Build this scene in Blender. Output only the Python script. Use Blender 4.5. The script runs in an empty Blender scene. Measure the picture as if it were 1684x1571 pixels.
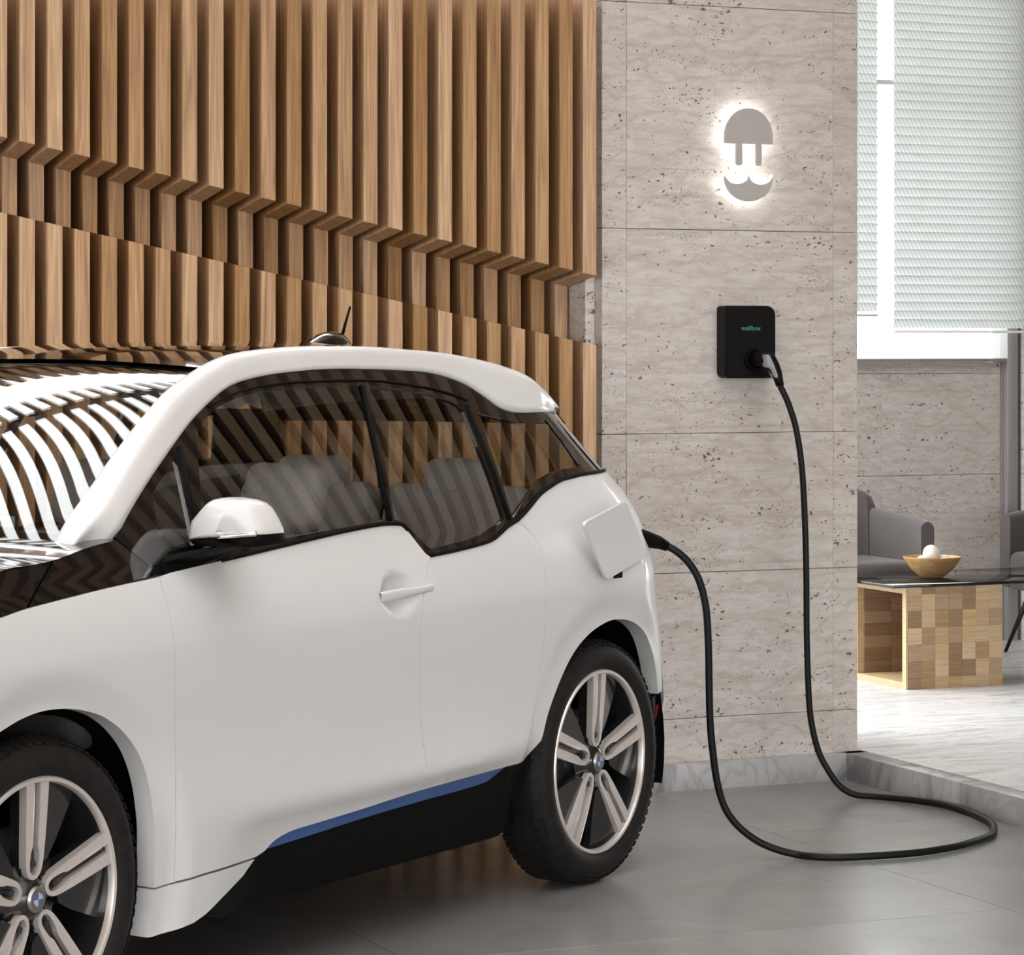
import bpy, bmesh, math, random
import numpy as np
from mathutils import Vector, Matrix
from mathutils.geometry import delaunay_2d_cdt, tessellate_polygon

# ------------------------------------------------------------------ camera, sky, sun, exposure
SC = bpy.context.scene
COL = SC.collection
rnd = random.Random(7)
THETA = math.radians(23.2)
cam_d = bpy.data.cameras.new('camera')
cam = bpy.data.objects.new('camera', cam_d); COL.objects.link(cam)
cam.location = (0, 0, 1.535)
cam.rotation_euler = (math.pi/2, 0, -THETA)
cam_d.sensor_width = 36.0
cam_d.lens = 4750/1684*36.0
cam_d.shift_y = -208.5/1684
cam_d.clip_end = 200
SC.camera = cam

world = bpy.data.worlds.new('overcast_sky'); SC.world = world
world.use_nodes = True
wn = world.node_tree.nodes; wl = world.node_tree.links
wn['Background'].inputs['Color'].default_value = (0.965, 0.985, 1.0, 1)
wn['Background'].inputs['Strength'].default_value = 4.6

cy = SC.cycles
cy.max_bounces = 6; cy.diffuse_bounces = 3; cy.glossy_bounces = 3; cy.transmission_bounces = 3; cy.transparent_max_bounces = 12
cy.caustics_reflective = False; cy.caustics_refractive = False
vs = SC.view_settings
vs.view_transform = 'Standard'; vs.look = 'None'; vs.gamma = 1.0; vs.use_curve_mapping = False
vs.exposure = 0.46

# ------------------------------------------------------------------ helpers
def link(o, parent=None):
    COL.objects.link(o)
    if parent is not None: o.parent = parent
    return o
def tag(o, label=None, cat=None, group=None, kind=None):
    if label: o['label'] = label
    if cat: o['category'] = cat
    if group: o['group'] = group
    if kind: o['kind'] = kind
    return o
def thing(name, label, cat, loc=(0,0,0), rz=0, group=None):
    o = bpy.data.objects.new(name, None); COL.objects.link(o)
    o.empty_display_size = .1
    o.location = loc; o.rotation_euler = (0, 0, rz)
    return tag(o, label, cat, group)
def mesh_obj(name, verts, faces, m, parent=None, smooth=False, normals=None):
    me = bpy.data.meshes.new(name)
    me.from_pydata([tuple(map(float, v)) for v in verts], [], [tuple(int(i) for i in f) for f in faces])
    me.materials.append(m)
    if smooth or normals is not None:
        me.polygons.foreach_set('use_smooth', [True]*len(me.polygons))
    if normals is not None: me.normals_split_custom_set(normals)
    me.update()
    return link(bpy.data.objects.new(name, me), parent)
def bm_obj(name, bm, m, parent=None, smooth=False, angle=None):
    me = bpy.data.meshes.new(name)
    bmesh.ops.recalc_face_normals(bm, faces=bm.faces[:])
    bm.to_mesh(me); bm.free()
    me.materials.append(m)
    if smooth:
        me.polygons.foreach_set('use_smooth', [True]*len(me.polygons))
        if angle: me.set_sharp_from_angle(angle=math.radians(angle))
    return link(bpy.data.objects.new(name, me), parent)
def add_box(bm, lo, hi, M=None):
    vs_ = [bm.verts.new((x, y, z)) for x in (lo[0], hi[0]) for y in (lo[1], hi[1]) for z in (lo[2], hi[2])]
    if M is not None:
        for v in vs_: v.co = M @ v.co
    for f in ((0,1,3,2),(4,6,7,5),(0,4,5,1),(2,3,7,6),(0,2,6,4),(1,5,7,3)):
        bm.faces.new([vs_[i] for i in f])
    return vs_
def box(name, lo, hi, m, parent=None, bevel=0, seg=2, M=None, smooth=False):
    bm = bmesh.new(); add_box(bm, lo, hi, M)
    if bevel: bmesh.ops.bevel(bm, geom=bm.edges[:], offset=bevel, segments=seg, affect='EDGES', profile=.5)
    return bm_obj(name, bm, m, parent, smooth=bool(bevel) and (smooth or seg > 1), angle=40)
def prism_bm(bm, outline, f0, f1, cap=True):
    """extrude a closed 2D outline between two mappings f0(p), f1(p) -> 3D"""
    a = [bm.verts.new(f0(p)) for p in outline]; b = [bm.verts.new(f1(p)) for p in outline]
    n = len(a)
    for i in range(n): bm.faces.new((a[i], a[(i+1) % n], b[(i+1) % n], b[i]))
    if cap:
        for t in tessellate_polygon([[Vector((p[0], p[1], 0)) for p in outline]]):
            bm.faces.new([a[i] for i in t]); bm.faces.new([b[i] for i in t])
def catmull(pts, k=6, closed=False):
    P = [np.array(p, float) for p in pts]; n = len(P); out = []
    rng = range(n) if closed else range(n-1)
    for i in rng:
        p1, p2 = P[i], P[(i+1) % n]
        p0 = P[(i-1) % n] if (closed or i > 0) else 2*p1-p2
        p3 = P[(i+2) % n] if (closed or i < n-2) else 2*p2-p1
        for j in range(k):
            t = j/k
            out.append(.5*((2*p1)+(-p0+p2)*t+(2*p0-5*p1+4*p2-p3)*t*t+(-p0+3*p1-3*p2+p3)*t**3))
    if not closed: out.append(P[-1])
    return out
def tube(name, pts, r, m, parent=None, seg=10, closed=False, radii=None, caps=True):
    P = [Vector(p) for p in pts]; n = len(P); V = []; Fc = []
    T = []
    for i in range(n):
        a_ = P[i-1] if (closed or i > 0) else P[i]; b_ = P[(i+1) % n] if (closed or i < n-1) else P[i]
        T.append((b_-a_).normalized())
    up = Vector((0, 0, 1)) if abs(T[0].z) < .9 else Vector((1, 0, 0))
    nx = (up - T[0]*up.dot(T[0])).normalized()
    for i in range(n):
        if i: nx = (nx - T[i]*nx.dot(T[i])).normalized()
        by = T[i].cross(nx); rr = radii[i] if radii else r
        for j in range(seg):
            an = 2*math.pi*j/seg; V.append(P[i]+(nx*math.cos(an)+by*math.sin(an))*rr)
    for i in range(n if closed else n-1):
        i2 = (i+1) % n
        for j in range(seg):
            j2 = (j+1) % seg; Fc.append((i*seg+j, i*seg+j2, i2*seg+j2, i2*seg+j))
    if caps and not closed:
        Fc.append(tuple(range(seg))[::-1]); Fc.append(tuple((n-1)*seg+j for j in range(seg)))
    return mesh_obj(name, V, Fc, m, parent, smooth=True)
def lathe(name, prof, frame, m, parent=None, seg=64, closed=False):
    """prof: (radius, along); frame(angle_cos, angle_sin, r, o) -> point"""
    V = []; Fc = []; n = len(prof)
    for j in range(seg):
        an = 2*math.pi*j/seg
        for r, o in prof: V.append(frame(math.cos(an), math.sin(an), r, o))
    for j in range(seg):
        j2 = (j+1) % seg
        for i in range(n if closed else n-1):
            i2 = (i+1) % n
            Fc.append((j*n+i, j2*n+i, j2*n+i2, j*n+i2))
    o = mesh_obj(name, V, Fc, m, parent, smooth=True)
    o.data.set_sharp_from_angle(angle=math.radians(38))
    return o
def rrect(w, h, r, k=5):
    out = []
    rs = r if isinstance(r, (list, tuple)) else (r, r, r, r)
    for (cx, cy, a0), rr in zip(((w/2, h/2, 0), (-w/2, h/2, 90), (-w/2, -h/2, 180), (w/2, -h/2, 270)), rs):
        for i in range(k+1):
            an = math.radians(a0+90*i/k)
            out.append((cx-math.copysign(rr, cx)+rr*math.cos(an), cy-math.copysign(rr, cy)+rr*math.sin(an)))
    return out

# ------------------------------------------------------------------ materials
def new_mat(name):
    m = bpy.data.materials.new(name); m.use_nodes = True
    nt = m.node_tree; return m, nt, nt.nodes['Principled BSDF']
def N_(nt, typ, **kw):
    n = nt.nodes.new(typ)
    for k, v in kw.items():
        if k.startswith('i_'): n.inputs[k[2:].replace('_', ' ')].default_value = v
        else: setattr(n, k, v)
    return n
def plain(name, col, rough=.5, metal=0, coat=0, coat_r=.03, spec=.5, emit=None, es=1):
    m, nt, b = new_mat(name)
    b.inputs['Base Color'].default_value = (*col, 1); b.inputs['Roughness'].default_value = rough
    b.inputs['Metallic'].default_value = metal; b.inputs['Coat Weight'].default_value = coat
    b.inputs['Coat Roughness'].default_value = coat_r; b.inputs['Specular IOR Level'].default_value = spec
    if emit: b.inputs['Emission Color'].default_value = (*emit, 1); b.inputs['Emission Strength'].default_value = es
    return m
def ramp(nt, fac, stops):
    r = N_(nt, 'ShaderNodeValToRGB'); e = r.color_ramp.elements
    while len(e) > 1: e.remove(e[-1])
    e[0].position = stops[0][0]; e[0].color = (*stops[0][1], 1)
    for p, c in stops[1:]:
        q = e.new(p); q.color = (*c, 1)
    nt.links.new(fac, r.inputs[0]); return r.outputs[0]
def coords(nt, scale=(1,1,1), rand=0):
    tc = N_(nt, 'ShaderNodeTexCoord'); mp = N_(nt, 'ShaderNodeMapping'); mp.inputs['Scale'].default_value = scale
    nt.links.new(tc.outputs['Object'], mp.inputs['Vector'])
    if rand:
        oi = N_(nt, 'ShaderNodeObjectInfo'); mu = N_(nt, 'ShaderNodeMath', operation='MULTIPLY'); mu.inputs[1].default_value = rand
        nt.links.new(oi.outputs['Random'], mu.inputs[0])
        cb = N_(nt, 'ShaderNodeCombineXYZ')
        for i in range(3): nt.links.new(mu.outputs[0], cb.inputs[i])
        nt.links.new(cb.outputs[0], mp.inputs['Location'])
    return mp.outputs[0]
def noise(nt, vec, scale, detail=4, rough=.55, dist=0):
    n = N_(nt, 'ShaderNodeTexNoise'); n.inputs['Scale'].default_value = scale; n.inputs['Detail'].default_value = detail
    n.inputs['Roughness'].default_value = rough; n.inputs['Distortion'].default_value = dist
    nt.links.new(vec, n.inputs['Vector']); return n.outputs['Fac']
def mix(nt, fac, a, b, mode='MIX'):
    n = N_(nt, 'ShaderNodeMix', data_type='RGBA', blend_type=mode)
    for s, v in ((n.inputs[0], fac), (n.inputs[6], a), (n.inputs[7], b)):
        if hasattr(v, 'is_output'): nt.links.new(v, s)
        elif isinstance(v, (tuple, list)): s.default_value = (*v, 1)
        else: s.default_value = v
    return n.outputs[2]
def bump(nt, b, height, strength=.3, dist=.005):
    n = N_(nt, 'ShaderNodeBump'); n.inputs['Strength'].default_value = strength; n.inputs['Distance'].default_value = dist
    nt.links.new(height, n.inputs['Height']); nt.links.new(n.outputs[0], b.inputs['Normal'])
def math_(nt, op, a, b=None, clamp=False):
    n = N_(nt, 'ShaderNodeMath', operation=op); n.use_clamp = clamp
    for s, v in ((n.inputs[0], a), (n.inputs[1], b)):
        if v is None: continue
        if hasattr(v, 'is_output'): nt.links.new(v, s)
        else: s.default_value = v
    return n.outputs[0]

def mat_travertine():
    m, nt, b = new_mat('travertine')
    v = coords(nt, (1, 1, 1), 40)
    vb = coords(nt, (1.0, 1.0, 3.2), 40)
    big = noise(nt, vb, 1.6, 3, .6, 1.2)
    col = ramp(nt, big, [(.3, (.50, .45, .405)), (.5, (.58, .535, .49)), (.68, (.65, .615, .575))])
    fine = noise(nt, vb, 14, 3, .6, .6)
    col = mix(nt, .5, col, ramp(nt, fine, [(.35, (.47, .42, .375)), (.6, (.66, .63, .59))]), 'MIX')
    # wandering veins following the bedding
    w = N_(nt, 'ShaderNodeTexWave', wave_type='BANDS', bands_direction='Z'); w.inputs['Scale'].default_value = 2.2
    w.inputs['Distortion'].default_value = 9; w.inputs['Detail'].default_value = 3; w.inputs['Detail Scale'].default_value = 1.5
    nt.links.new(v, w.inputs['Vector'])
    col = mix(nt, math_(nt, 'MULTIPLY', ramp(nt, w.outputs['Fac'], [(0, (1,1,1)), (.06, (0,0,0))]), .25), col, (.33, .27, .225))
    # open pores, clustered in beds
    vh = coords(nt, (1.0, 1.0, 1.55), 40)
    vo = N_(nt, 'ShaderNodeTexNoise'); vo.inputs['Scale'].default_value = 55; vo.inputs['Detail'].default_value = 2.5; vo.inputs['Roughness'].default_value = .5
    vo.inputs['Distortion'].default_value = .6
    nt.links.new(vh, vo.inputs['Vector'])
    cl = noise(nt, vb, 4.2, 3, .6, .5)
    thr = math_(nt, 'ADD', vo.outputs['Fac'], math_(nt, 'MULTIPLY', math_(nt, 'SUBTRACT', cl, .5), .42))
    hole = ramp(nt, thr, [(.675, (0,0,0)), (.705, (1,1,1))])
    p2 = noise(nt, vh, 135, 2, .5, .4)
    thr2 = math_(nt, 'ADD', p2, math_(nt, 'MULTIPLY', math_(nt, 'SUBTRACT', noise(nt, vb, 3.0, 3, .6, .8), .5), .55))
    hole2 = ramp(nt, thr2, [(.68, (0,0,0)), (.72, (.75,.75,.75))])
    hole = math_(nt, 'MAXIMUM', hole, hole2)
    bed = noise(nt, coords(nt, (.5, .5, 16), 40), 2.2, 4, .6, .35)
    col = mix(nt, ramp(nt, bed, [(.54, (0,0,0)), (.70, (.42,.42,.42))]), col, (.40, .335, .28))
    col = mix(nt, hole, col, (.15, .11, .085))
    nt.links.new(col, b.inputs['Base Color'])
    b.inputs['Roughness'].default_value = .72
    h = math_(nt, 'SUBTRACT', math_(nt, 'MULTIPLY', fine, .06), hole)
    bump(nt, b, h, .5, .004)
    return m
def mat_wood(name, c_dark, c_mid, c_light, axis='Z', rnd_v=.25, rough=.5, sc=1.0):
    m, nt, b = new_mat(name)
    s = {'X': (.35, 9, 9), 'Y': (9, .35, 9), 'Z': (9, 9, .35)}[axis]
    v = coords(nt, tuple(t*sc for t in s), 60)
    g = noise(nt, v, 5.5, 3, .65, .9)
    col = ramp(nt, g, [(.28, c_dark), (.5, c_mid), (.72, c_light)])
    s2 = tuple(t*4 if t > 5*sc else t*2 for t in [t*sc for t in s])
    f = noise(nt, coords(nt, s2, 60), 7, 2, .5)
    col = mix(nt, .35, col, ramp(nt, f, [(.3, c_dark), (.7, c_light)]))
    oi = N_(nt, 'ShaderNodeObjectInfo')
    hs = N_(nt, 'ShaderNodeHueSaturation')
    nt.links.new(math_(nt, 'ADD', math_(nt, 'MULTIPLY', oi.outputs['Random'], rnd_v), 1-rnd_v/2), hs.inputs['Value'])
    nt.links.new(math_(nt, 'ADD', math_(nt, 'MULTIPLY', oi.outputs['Random'], -.25), 1.08), hs.inputs['Saturation'])
    nt.links.new(col, hs.inputs['Color']); nt.links.new(hs.outputs[0], b.inputs['Base Color'])
    b.inputs['Roughness'].default_value = rough; b.inputs['Specular IOR Level'].default_value = .3
    bump(nt, b, f, .12, .002)
    return m
def mat_marble(name, base=(.62, .60, .59), vein=(.30, .30, .31), s=(1, 3.5, 3.5), rough=.14, vs_=.55):
    m, nt, b = new_mat(name)
    v = coords(nt, s, 9)
    n1 = noise(nt, v, 1.5, 6, .6, 1.6)
    a = ramp(nt, n1, [(.36, vein), (.455, base), (.62, tuple(min(1, t*1.12) for t in base))])
    w = N_(nt, 'ShaderNodeTexNoise'); w.inputs['Scale'].default_value = 2.3; w.inputs['Detail'].default_value = 7; w.inputs['Distortion'].default_value = 2.2
    nt.links.new(v, w.inputs['Vector'])
    d = math_(nt, 'ABSOLUTE', math_(nt, 'SUBTRACT', w.outputs['Fac'], .5))
    vein_f = ramp(nt, d, [(0, (1,1,1)), (.035, (0,0,0))])
    col = mix(nt, math_(nt, 'MULTIPLY', vein_f, vs_), a, tuple(t*.75 for t in vein))
    nt.links.new(col, b.inputs['Base Color']); b.inputs['Roughness'].default_value = rough
    return m
def mat_floor():
    m, nt, b = new_mat('grey_floor_tile')
    v = coords(nt, (1, 1, 1), 20)
    n1 = noise(nt, v, 2.0, 5, .6, .4)
    col = ramp(nt, n1, [(.3, (.195, .188, .182)), (.7, (.25, .242, .234))])
    nt.links.new(col, b.inputs['Base Color'])
    st = noise(nt, coords(nt, (9, 60, 20), 20), 1.6, 4, .6, .3)
    rr = ramp(nt, noise(nt, v, 3.2, 4), [(.3, (.20, .20, .20)), (.7, (.27, .27, .27))])
    nt.links.new(rr, b.inputs['Roughness'])
    b.inputs['Specular IOR Level'].default_value = .55
    bump(nt, b, st, .22, .0025)
    return m
def mat_fabric(name, c, s=260):
    m, nt, b = new_mat(name)
    v = coords(nt)
    f = noise(nt, v, s, 2, .6); g = noise(nt, v, 9, 3)
    col = mix(nt, ramp(nt, f, [(.35, (0,0,0)), (.65, (1,1,1))]), tuple(t*.8 for t in c), tuple(t*1.15 for t in c))
    col = mix(nt, .25, col, ramp(nt, g, [(.3, tuple(t*.75 for t in c)), (.7, tuple(t*1.2 for t in c))]))
    nt.links.new(col, b.inputs['Base Color']); b.inputs['Roughness'].default_value = .9
    b.inputs['Sheen Weight'].default_value = .25
    bump(nt, b, f, .25, .002)
    return m
def mat_glass(name, tint, ior=1.5, rough=0.0):
    m = bpy.data.materials.new(name); m.use_nodes = True; nt = m.node_tree
    nt.nodes.remove(nt.nodes['Principled BSDF'])
    out = nt.nodes['Material Output']
    fr = N_(nt, 'ShaderNodeFresnel')
    ge = N_(nt, 'ShaderNodeNewGeometry'); mr = N_(nt, 'ShaderNodeMapRange')      # thin pane: same reflectance from both faces
    mr.inputs['To Min'].default_value = ior; mr.inputs['To Max'].default_value = 1/ior
    nt.links.new(ge.outputs['Backfacing'], mr.inputs['Value']); nt.links.new(mr.outputs[0], fr.inputs['IOR'])
    tr = N_(nt, 'ShaderNodeBsdfTransparent'); tr.inputs['Color'].default_value = (*tint, 1)
    gl = N_(nt, 'ShaderNodeBsdfGlossy'); gl.inputs['Roughness'].default_value = rough
    mx = N_(nt, 'ShaderNodeMixShader')
    nt.links.new(fr.outputs[0], mx.inputs[0]); nt.links.new(tr.outputs[0], mx.inputs[1]); nt.links.new(gl.outputs[0], mx.inputs[2])
    nt.links.new(mx.outputs[0], out.inputs['Surface'])
    return m
def mat_rubber():
    m, nt, b = new_mat('tyre_rubber')
    n = noise(nt, coords(nt), 40, 3)
    nt.links.new(ramp(nt, n, [(.3, (.009, .008, .0075)), (.7, (.016, .0145, .0135))]), b.inputs['Base Color'])
    b.inputs['Roughness'].default_value = .62; b.inputs['Specular IOR Level'].default_value = .2
    return m
def mat_paint():
    m, nt, b = new_mat('white_paint')
    n = noise(nt, coords(nt), 900, 0)
    nt.links.new(ramp(nt, n, [(.3, (.65, .645, .635)), (.7, (.67, .665, .655))]), b.inputs['Base Color'])
    b.inputs['Roughness'].default_value = .38; b.inputs['Coat Weight'].default_value = .4; b.inputs['Coat Roughness'].default_value = .04
    return m

M = {}
M['travertine'] = mat_travertine()
M['slat'] = mat_wood('oak_slat', (.25, .120, .044), (.46, .262, .118), (.64, .405, .208), 'Z', .5)
M['baffle'] = mat_wood('oak_baffle', (.22, .115, .052), (.385, .225, .115), (.53, .335, .185), 'Y', .4)
M['baffle2'] = mat_wood('oak_ceiling_slat', (.34, .20, .10), (.56, .37, .21), (.70, .50, .31), 'X', .4)
M['marble'] = mat_marble('lobby_marble', (.74, .735, .73), (.47, .47, .48), (1.0, 5.5, 3.5), .32)
M['kerb'] = mat_marble('kerb_marble', (.44, .435, .43), (.20, .20, .205), (1.5, 1.5, .9), .32, .3)
M['floor'] = mat_floor()
M['grout'] = plain('grout', (.10, .095, .09), .8)
M['joint'] = plain('stone_joint', (.27, .235, .205), .8)
M['ground'] = plain('pale_paving', (.36, .35, .34), .8)
M['paint'] = mat_paint()
M['black'] = plain('black_gloss', (.006, .006, .0065), .06, 0, 1.0, .015)
M['satin'] = plain('black_satin_plastic', (.0045, .0045, .0045), .6, spec=.06)
M['rubber'] = mat_rubber()
M['blue'] = plain('blue_accent', (.022, .085, .26), .35, 0, .5)
M['silver'] = plain('machined_alloy', (.78, .72, .67), .34, .55)
M['alloydark'] = plain('dark_alloy', (.018, .018, .018), .22, .3, .6)
M['steel'] = plain('steel', (.35, .34, .33), .32, .95)
M['chrome'] = plain('chrome', (.75, .75, .75), .06, 1)
M['glass'] = mat_glass('car_glass', (.84, .83, .81), 2.35)
M['shield'] = mat_glass('windscreen_glass', (.80, .80, .79), 1.9)
M['tableglass'] = mat_glass('smoked_table_glass', (.20, .18, .17), 1.6)
M['winglass'] = mat_glass('window_glass', (.93, .96, .95), 1.45)
M['seat'] = mat_fabric('car_seat_cloth', (.34, .33, .32), 420)
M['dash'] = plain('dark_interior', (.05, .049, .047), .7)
M['trimgrey'] = plain('interior_grey', (.26, .25, .24), .7)
M['chair'] = mat_fabric('grey_upholstery', (.105, .092, .088))
M['blackmetal'] = plain('black_metal', (.012, .012, .012), .4, .6)
M['alu'] = plain('grey_aluminium', (.34, .325, .32), .45, .4)
M['blind'] = plain('white_blind', (.80, .82, .815), .55)
M['cable'] = plain('cable_rubber', (.006, .0065, .008), .42, spec=.2)
M['charger'] = plain('charger_black', (.005, .0045, .0045), .42, spec=.12)
M['signgrey'] = plain('sign_face', (.44, .41, .39), .5)
M['signlight'] = plain('sign_light', (1, 1, 1), .5, emit=(1, .97, .93), es=3)
M['green'] = plain('green_print', (.05, .26, .15), .5, emit=(.05, .32, .18), es=.12)
M['white'] = plain('white_plastic', (.82, .81, .79), .45)
M['greyplastic'] = plain('grey_plastic', (.36, .36, .36), .4)
M['egg'] = plain('white_ceramic', (.80, .77, .73), .5)
M['bowl'] = mat_wood('turned_bowl_wood', (.36, .19, .06), (.52, .30, .11), (.64, .41, .18), 'X', .1, .4)
M['red'] = plain('red_reflector', (.30, .045, .02), .25, 0, 1)
M['roundel_blue'] = plain('roundel_blue', (.04, .12, .32), .3)
M['roundel_grey'] = plain('roundel_grey', (.42, .43, .45), .3)
M['bolt'] = plain('bolt_steel', (.10, .10, .10), .35, .8)
WT = [mat_wood('tile_wood_%d' % i, tuple(t*.72 for t in c), c, tuple(min(1, t*1.22) for t in c), 'X', .1, .5, 2)
      for i, c in enumerate([(.56, .40, .225), (.50, .345, .185), (.40, .27, .15), (.30, .20, .115), (.235, .155, .09)])]


# ------------------------------------------------------------------ the setting
def struct(o, label=None): return tag(o, label, None, None, 'structure')
def gaps(lo, hi, lines): 
    e = [lo]+[x for x in sorted(lines) if lo+.02 < x < hi-.02]+[hi]
    return list(zip(e, e[1:]))
STEP_U, ZL = 5.17, .095
floor = struct(box('floor', (-12, -8, -.12), (STEP_U+.05, 9.62, -.004), M['grout']), 'grey stone tile floor under the car')
for (u0, u1) in gaps(-9.7, STEP_U, [2.62+1.76*k for k in range(-7, 2)]):
    for (v0, v1) in gaps(-7.06, 9.60, [8.148-1.383*k for k in range(0, 11)]):
        bm = bmesh.new(); add_box(bm, (u0+.0013, v0+.0013, -.02), (u1-.0013, v1-.0013, 0))
        bmesh.ops.bevel(bm, geom=[e for e in bm.edges if e.verts[0].co.z > -.01 and e.verts[1].co.z > -.01], offset=.001, segments=1, affect='EDGES')
        bm_obj('floor_tile', bm, M['floor'], floor)
ground = struct(box('ground', (-90, -90, -.6), (90, 90, -.14), M['ground']), 'pale paving outside')
lobby_floor = struct(box('floor_lobby', (STEP_U+.08, -3, -.1), (13.89, 12.3, ZL-.004), M['grout']), 'veined white marble floor of the raised lobby')
for (u0, u1) in gaps(STEP_U+.0865, 11.8, [5.256+1.32*k for k in range(1, 6)]):
    for (v0, v1) in gaps(-2.9, 12.25, [10.43-1.32*k for k in range(-1, 11)]):
        box('marble_tile', (u0+.0012, v0+.0012, ZL-.02), (u1-.0012, v1-.0012, ZL), M['marble'], lobby_floor)
kerb = struct(bpy.data.objects.new('trim_1', None), 'polished grey marble kerb along the lobby step'); COL.objects.link(kerb)
ve = [9.07, 8.265, 7.30, 6.33, 5.36, 4.39, 3.4, 2.4, 1.4, .4, -.6]
for v1, v0 in zip(ve, ve[1:]):
    box('kerb_stone', (STEP_U, v0+.0025, -.02), (STEP_U+.082, v1-.0025, ZL), M['kerb'], kerb, .0025)
bb = struct(bpy.data.objects.new('baseboard_back', None), 'grey veined marble skirting below the travertine wall'); COL.objects.link(bb)
for u0, u1 in ((4.187, STEP_U-.0015),):
    box('skirting_stone', (u0+.001, 9.02, -.02), (u1-.001, 9.066, ZL-.001), M['kerb'], bb, .0025)
box('skirting_stone', (STEP_U-.0005, 9.02, -.02), (STEP_U+.084, 9.0715, ZL), M['kerb'], bb, .0025)

def slab_wall(parent, us, zs, v0, v1, mat='travertine'):
    for u0, u1 in zip(us, us[1:]):
        for z0, z1 in zip(zs, zs[1:]):
            j = rnd.uniform(-.0012, .0012)
            box('stone_slab', (u0+.0003, v0+j, z0+.0009), (u1-.0003, v1, z1-.0009), M[mat], parent, .0014, 1)
wall_back = struct(box('wall_back', (4.212, 9.18, 0), (5.236, 9.60, 3.34), M['joint']), 'travertine clad wall carrying the charger and the sign')
ZJ = [ZL-.02, .245, .756, 1.245, 1.96, 2.748, 3.34]
slab_wall(wall_back, [4.226, 4.32, 5.141, 5.241], ZJ, 9.07, 9.19)
slab_wall(wall_back, [4.187, 4.2255], ZJ, 9.125, 9.19)      # recess added beside the slats, its shape makes the shade strip
slab_wall(wall_back, [4.187, 4.2115], ZJ, 9.192, 9.60)

# slatted oak wall with its carved wave
SLAT_W, PITCH, V_F, V_R, V_B = .0495, .0891, 9.01, 9.253, 9.55
def z_up(u): return 1.792+.2022*(4.1775-u)
def z_top(u): return 2.79+.45*max(0, 2.0-u) if u > .6 else 3.34
def z_lo(u): return 1.553+.2022*(4.1775-u)
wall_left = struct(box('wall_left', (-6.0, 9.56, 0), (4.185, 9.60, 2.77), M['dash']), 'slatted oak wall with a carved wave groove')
for k in range(100):
    u1 = 4.1775-PITCH*k; u0 = u1-SLAT_W
    def prof(u):
        a, b = z_up(u), z_lo(u)
        return [(V_F, z_top(u)), (V_F, a), (V_R, a-.032), (V_R, b+.024), (V_F, b), (V_F, .004), (V_B, .004), (V_B, z_top(u))]
    V = [(u0, p[0], p[1]) for p in prof(u0)]+[(u1, p[0], p[1]) for p in prof(u1)]
    Fc = [(i, (i+1) % 8, 8+(i+1) % 8, 8+i) for i in range(8)]
    for s in (0, 8):
        q = [(0, 1, 2, 7), (2, 3, 6, 7), (3, 4, 5, 6)]
        for f in q: Fc.append(tuple(s+i for i in (f if s == 0 else f[::-1])))
    bm = bmesh.new(); vv = [bm.verts.new(p) for p in V]
    for f in Fc: bm.faces.new([vv[i] for i in f])
    bmesh.ops.recalc_face_normals(bm, faces=bm.faces[:])
    fe = [e for e in bm.edges if all(abs(v.co.y-V_F) < 1e-4 for v in e.verts)]
    bmesh.ops.bevel(bm, geom=fe, offset=.0016, segments=1, affect='EDGES')
    bm_obj('slat', bm, M['slat'], wall_left)

# lobby back wall, window, post
wall_lobby = struct(box('wall_lobby', (5.3, 12.29, 0), (7.9, 12.42, 1.478), M['joint']), 'travertine wall below the lobby window')
slab_wall(wall_lobby, [5.3, 6.25, 7.214, 7.893], [ZL, .40, .923, 1.423, 1.478], 12.25, 12.30)
wall_right = struct(box('wall_right', (7.99, 12.2, 0), (10.5, 12.4, 3.58), M['joint']), 'pale travertine wall right of the grey window post')
slab_wall(wall_right, [7.985, 8.9, 9.8, 10.5], [ZL, .40, .923, 1.423, 1.923, 2.9, 3.58], 12.16, 12.21)
wall_blocker = struct(box('wall_blocker_right', (13.9, -14.0, -.1), (14.1, 12.42, 3.70), M['joint']), 'plain wall added out of view on the right to block side light')  # unseen wall, added to keep horizon light off the lobby and car
win = struct(bpy.data.objects.new('window_1', None), 'tall lobby window with white sky outside'); COL.objects.link(win)
box('window_sill', (5.3, 12.20, 1.479), (7.90, 12.32, 1.497), M['alu'], win, .002)
box('window_post', (7.903, 12.20, ZL), (7.965, 12.34, 3.58), M['alu'], win, .003)
box('post_bead', (7.894, 12.236, ZL), (7.902, 12.30, 1.478), M['alu'], win)
box('mullion', (5.3, 12.24, 2.838), (7.90, 12.30, 2.858), M['alu'], win, .002)
box('mullion', (5.3, 12.24, 3.56), (7.90, 12.30, 3.58), M['alu'], win, .002)
box('pane', (5.3, 12.268, 1.498), (7.90, 12.274, 2.837), M['winglass'], win)
box('pane', (5.3, 12.268, 2.859), (7.90, 12.274, 3.559), M['winglass'], win)
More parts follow.
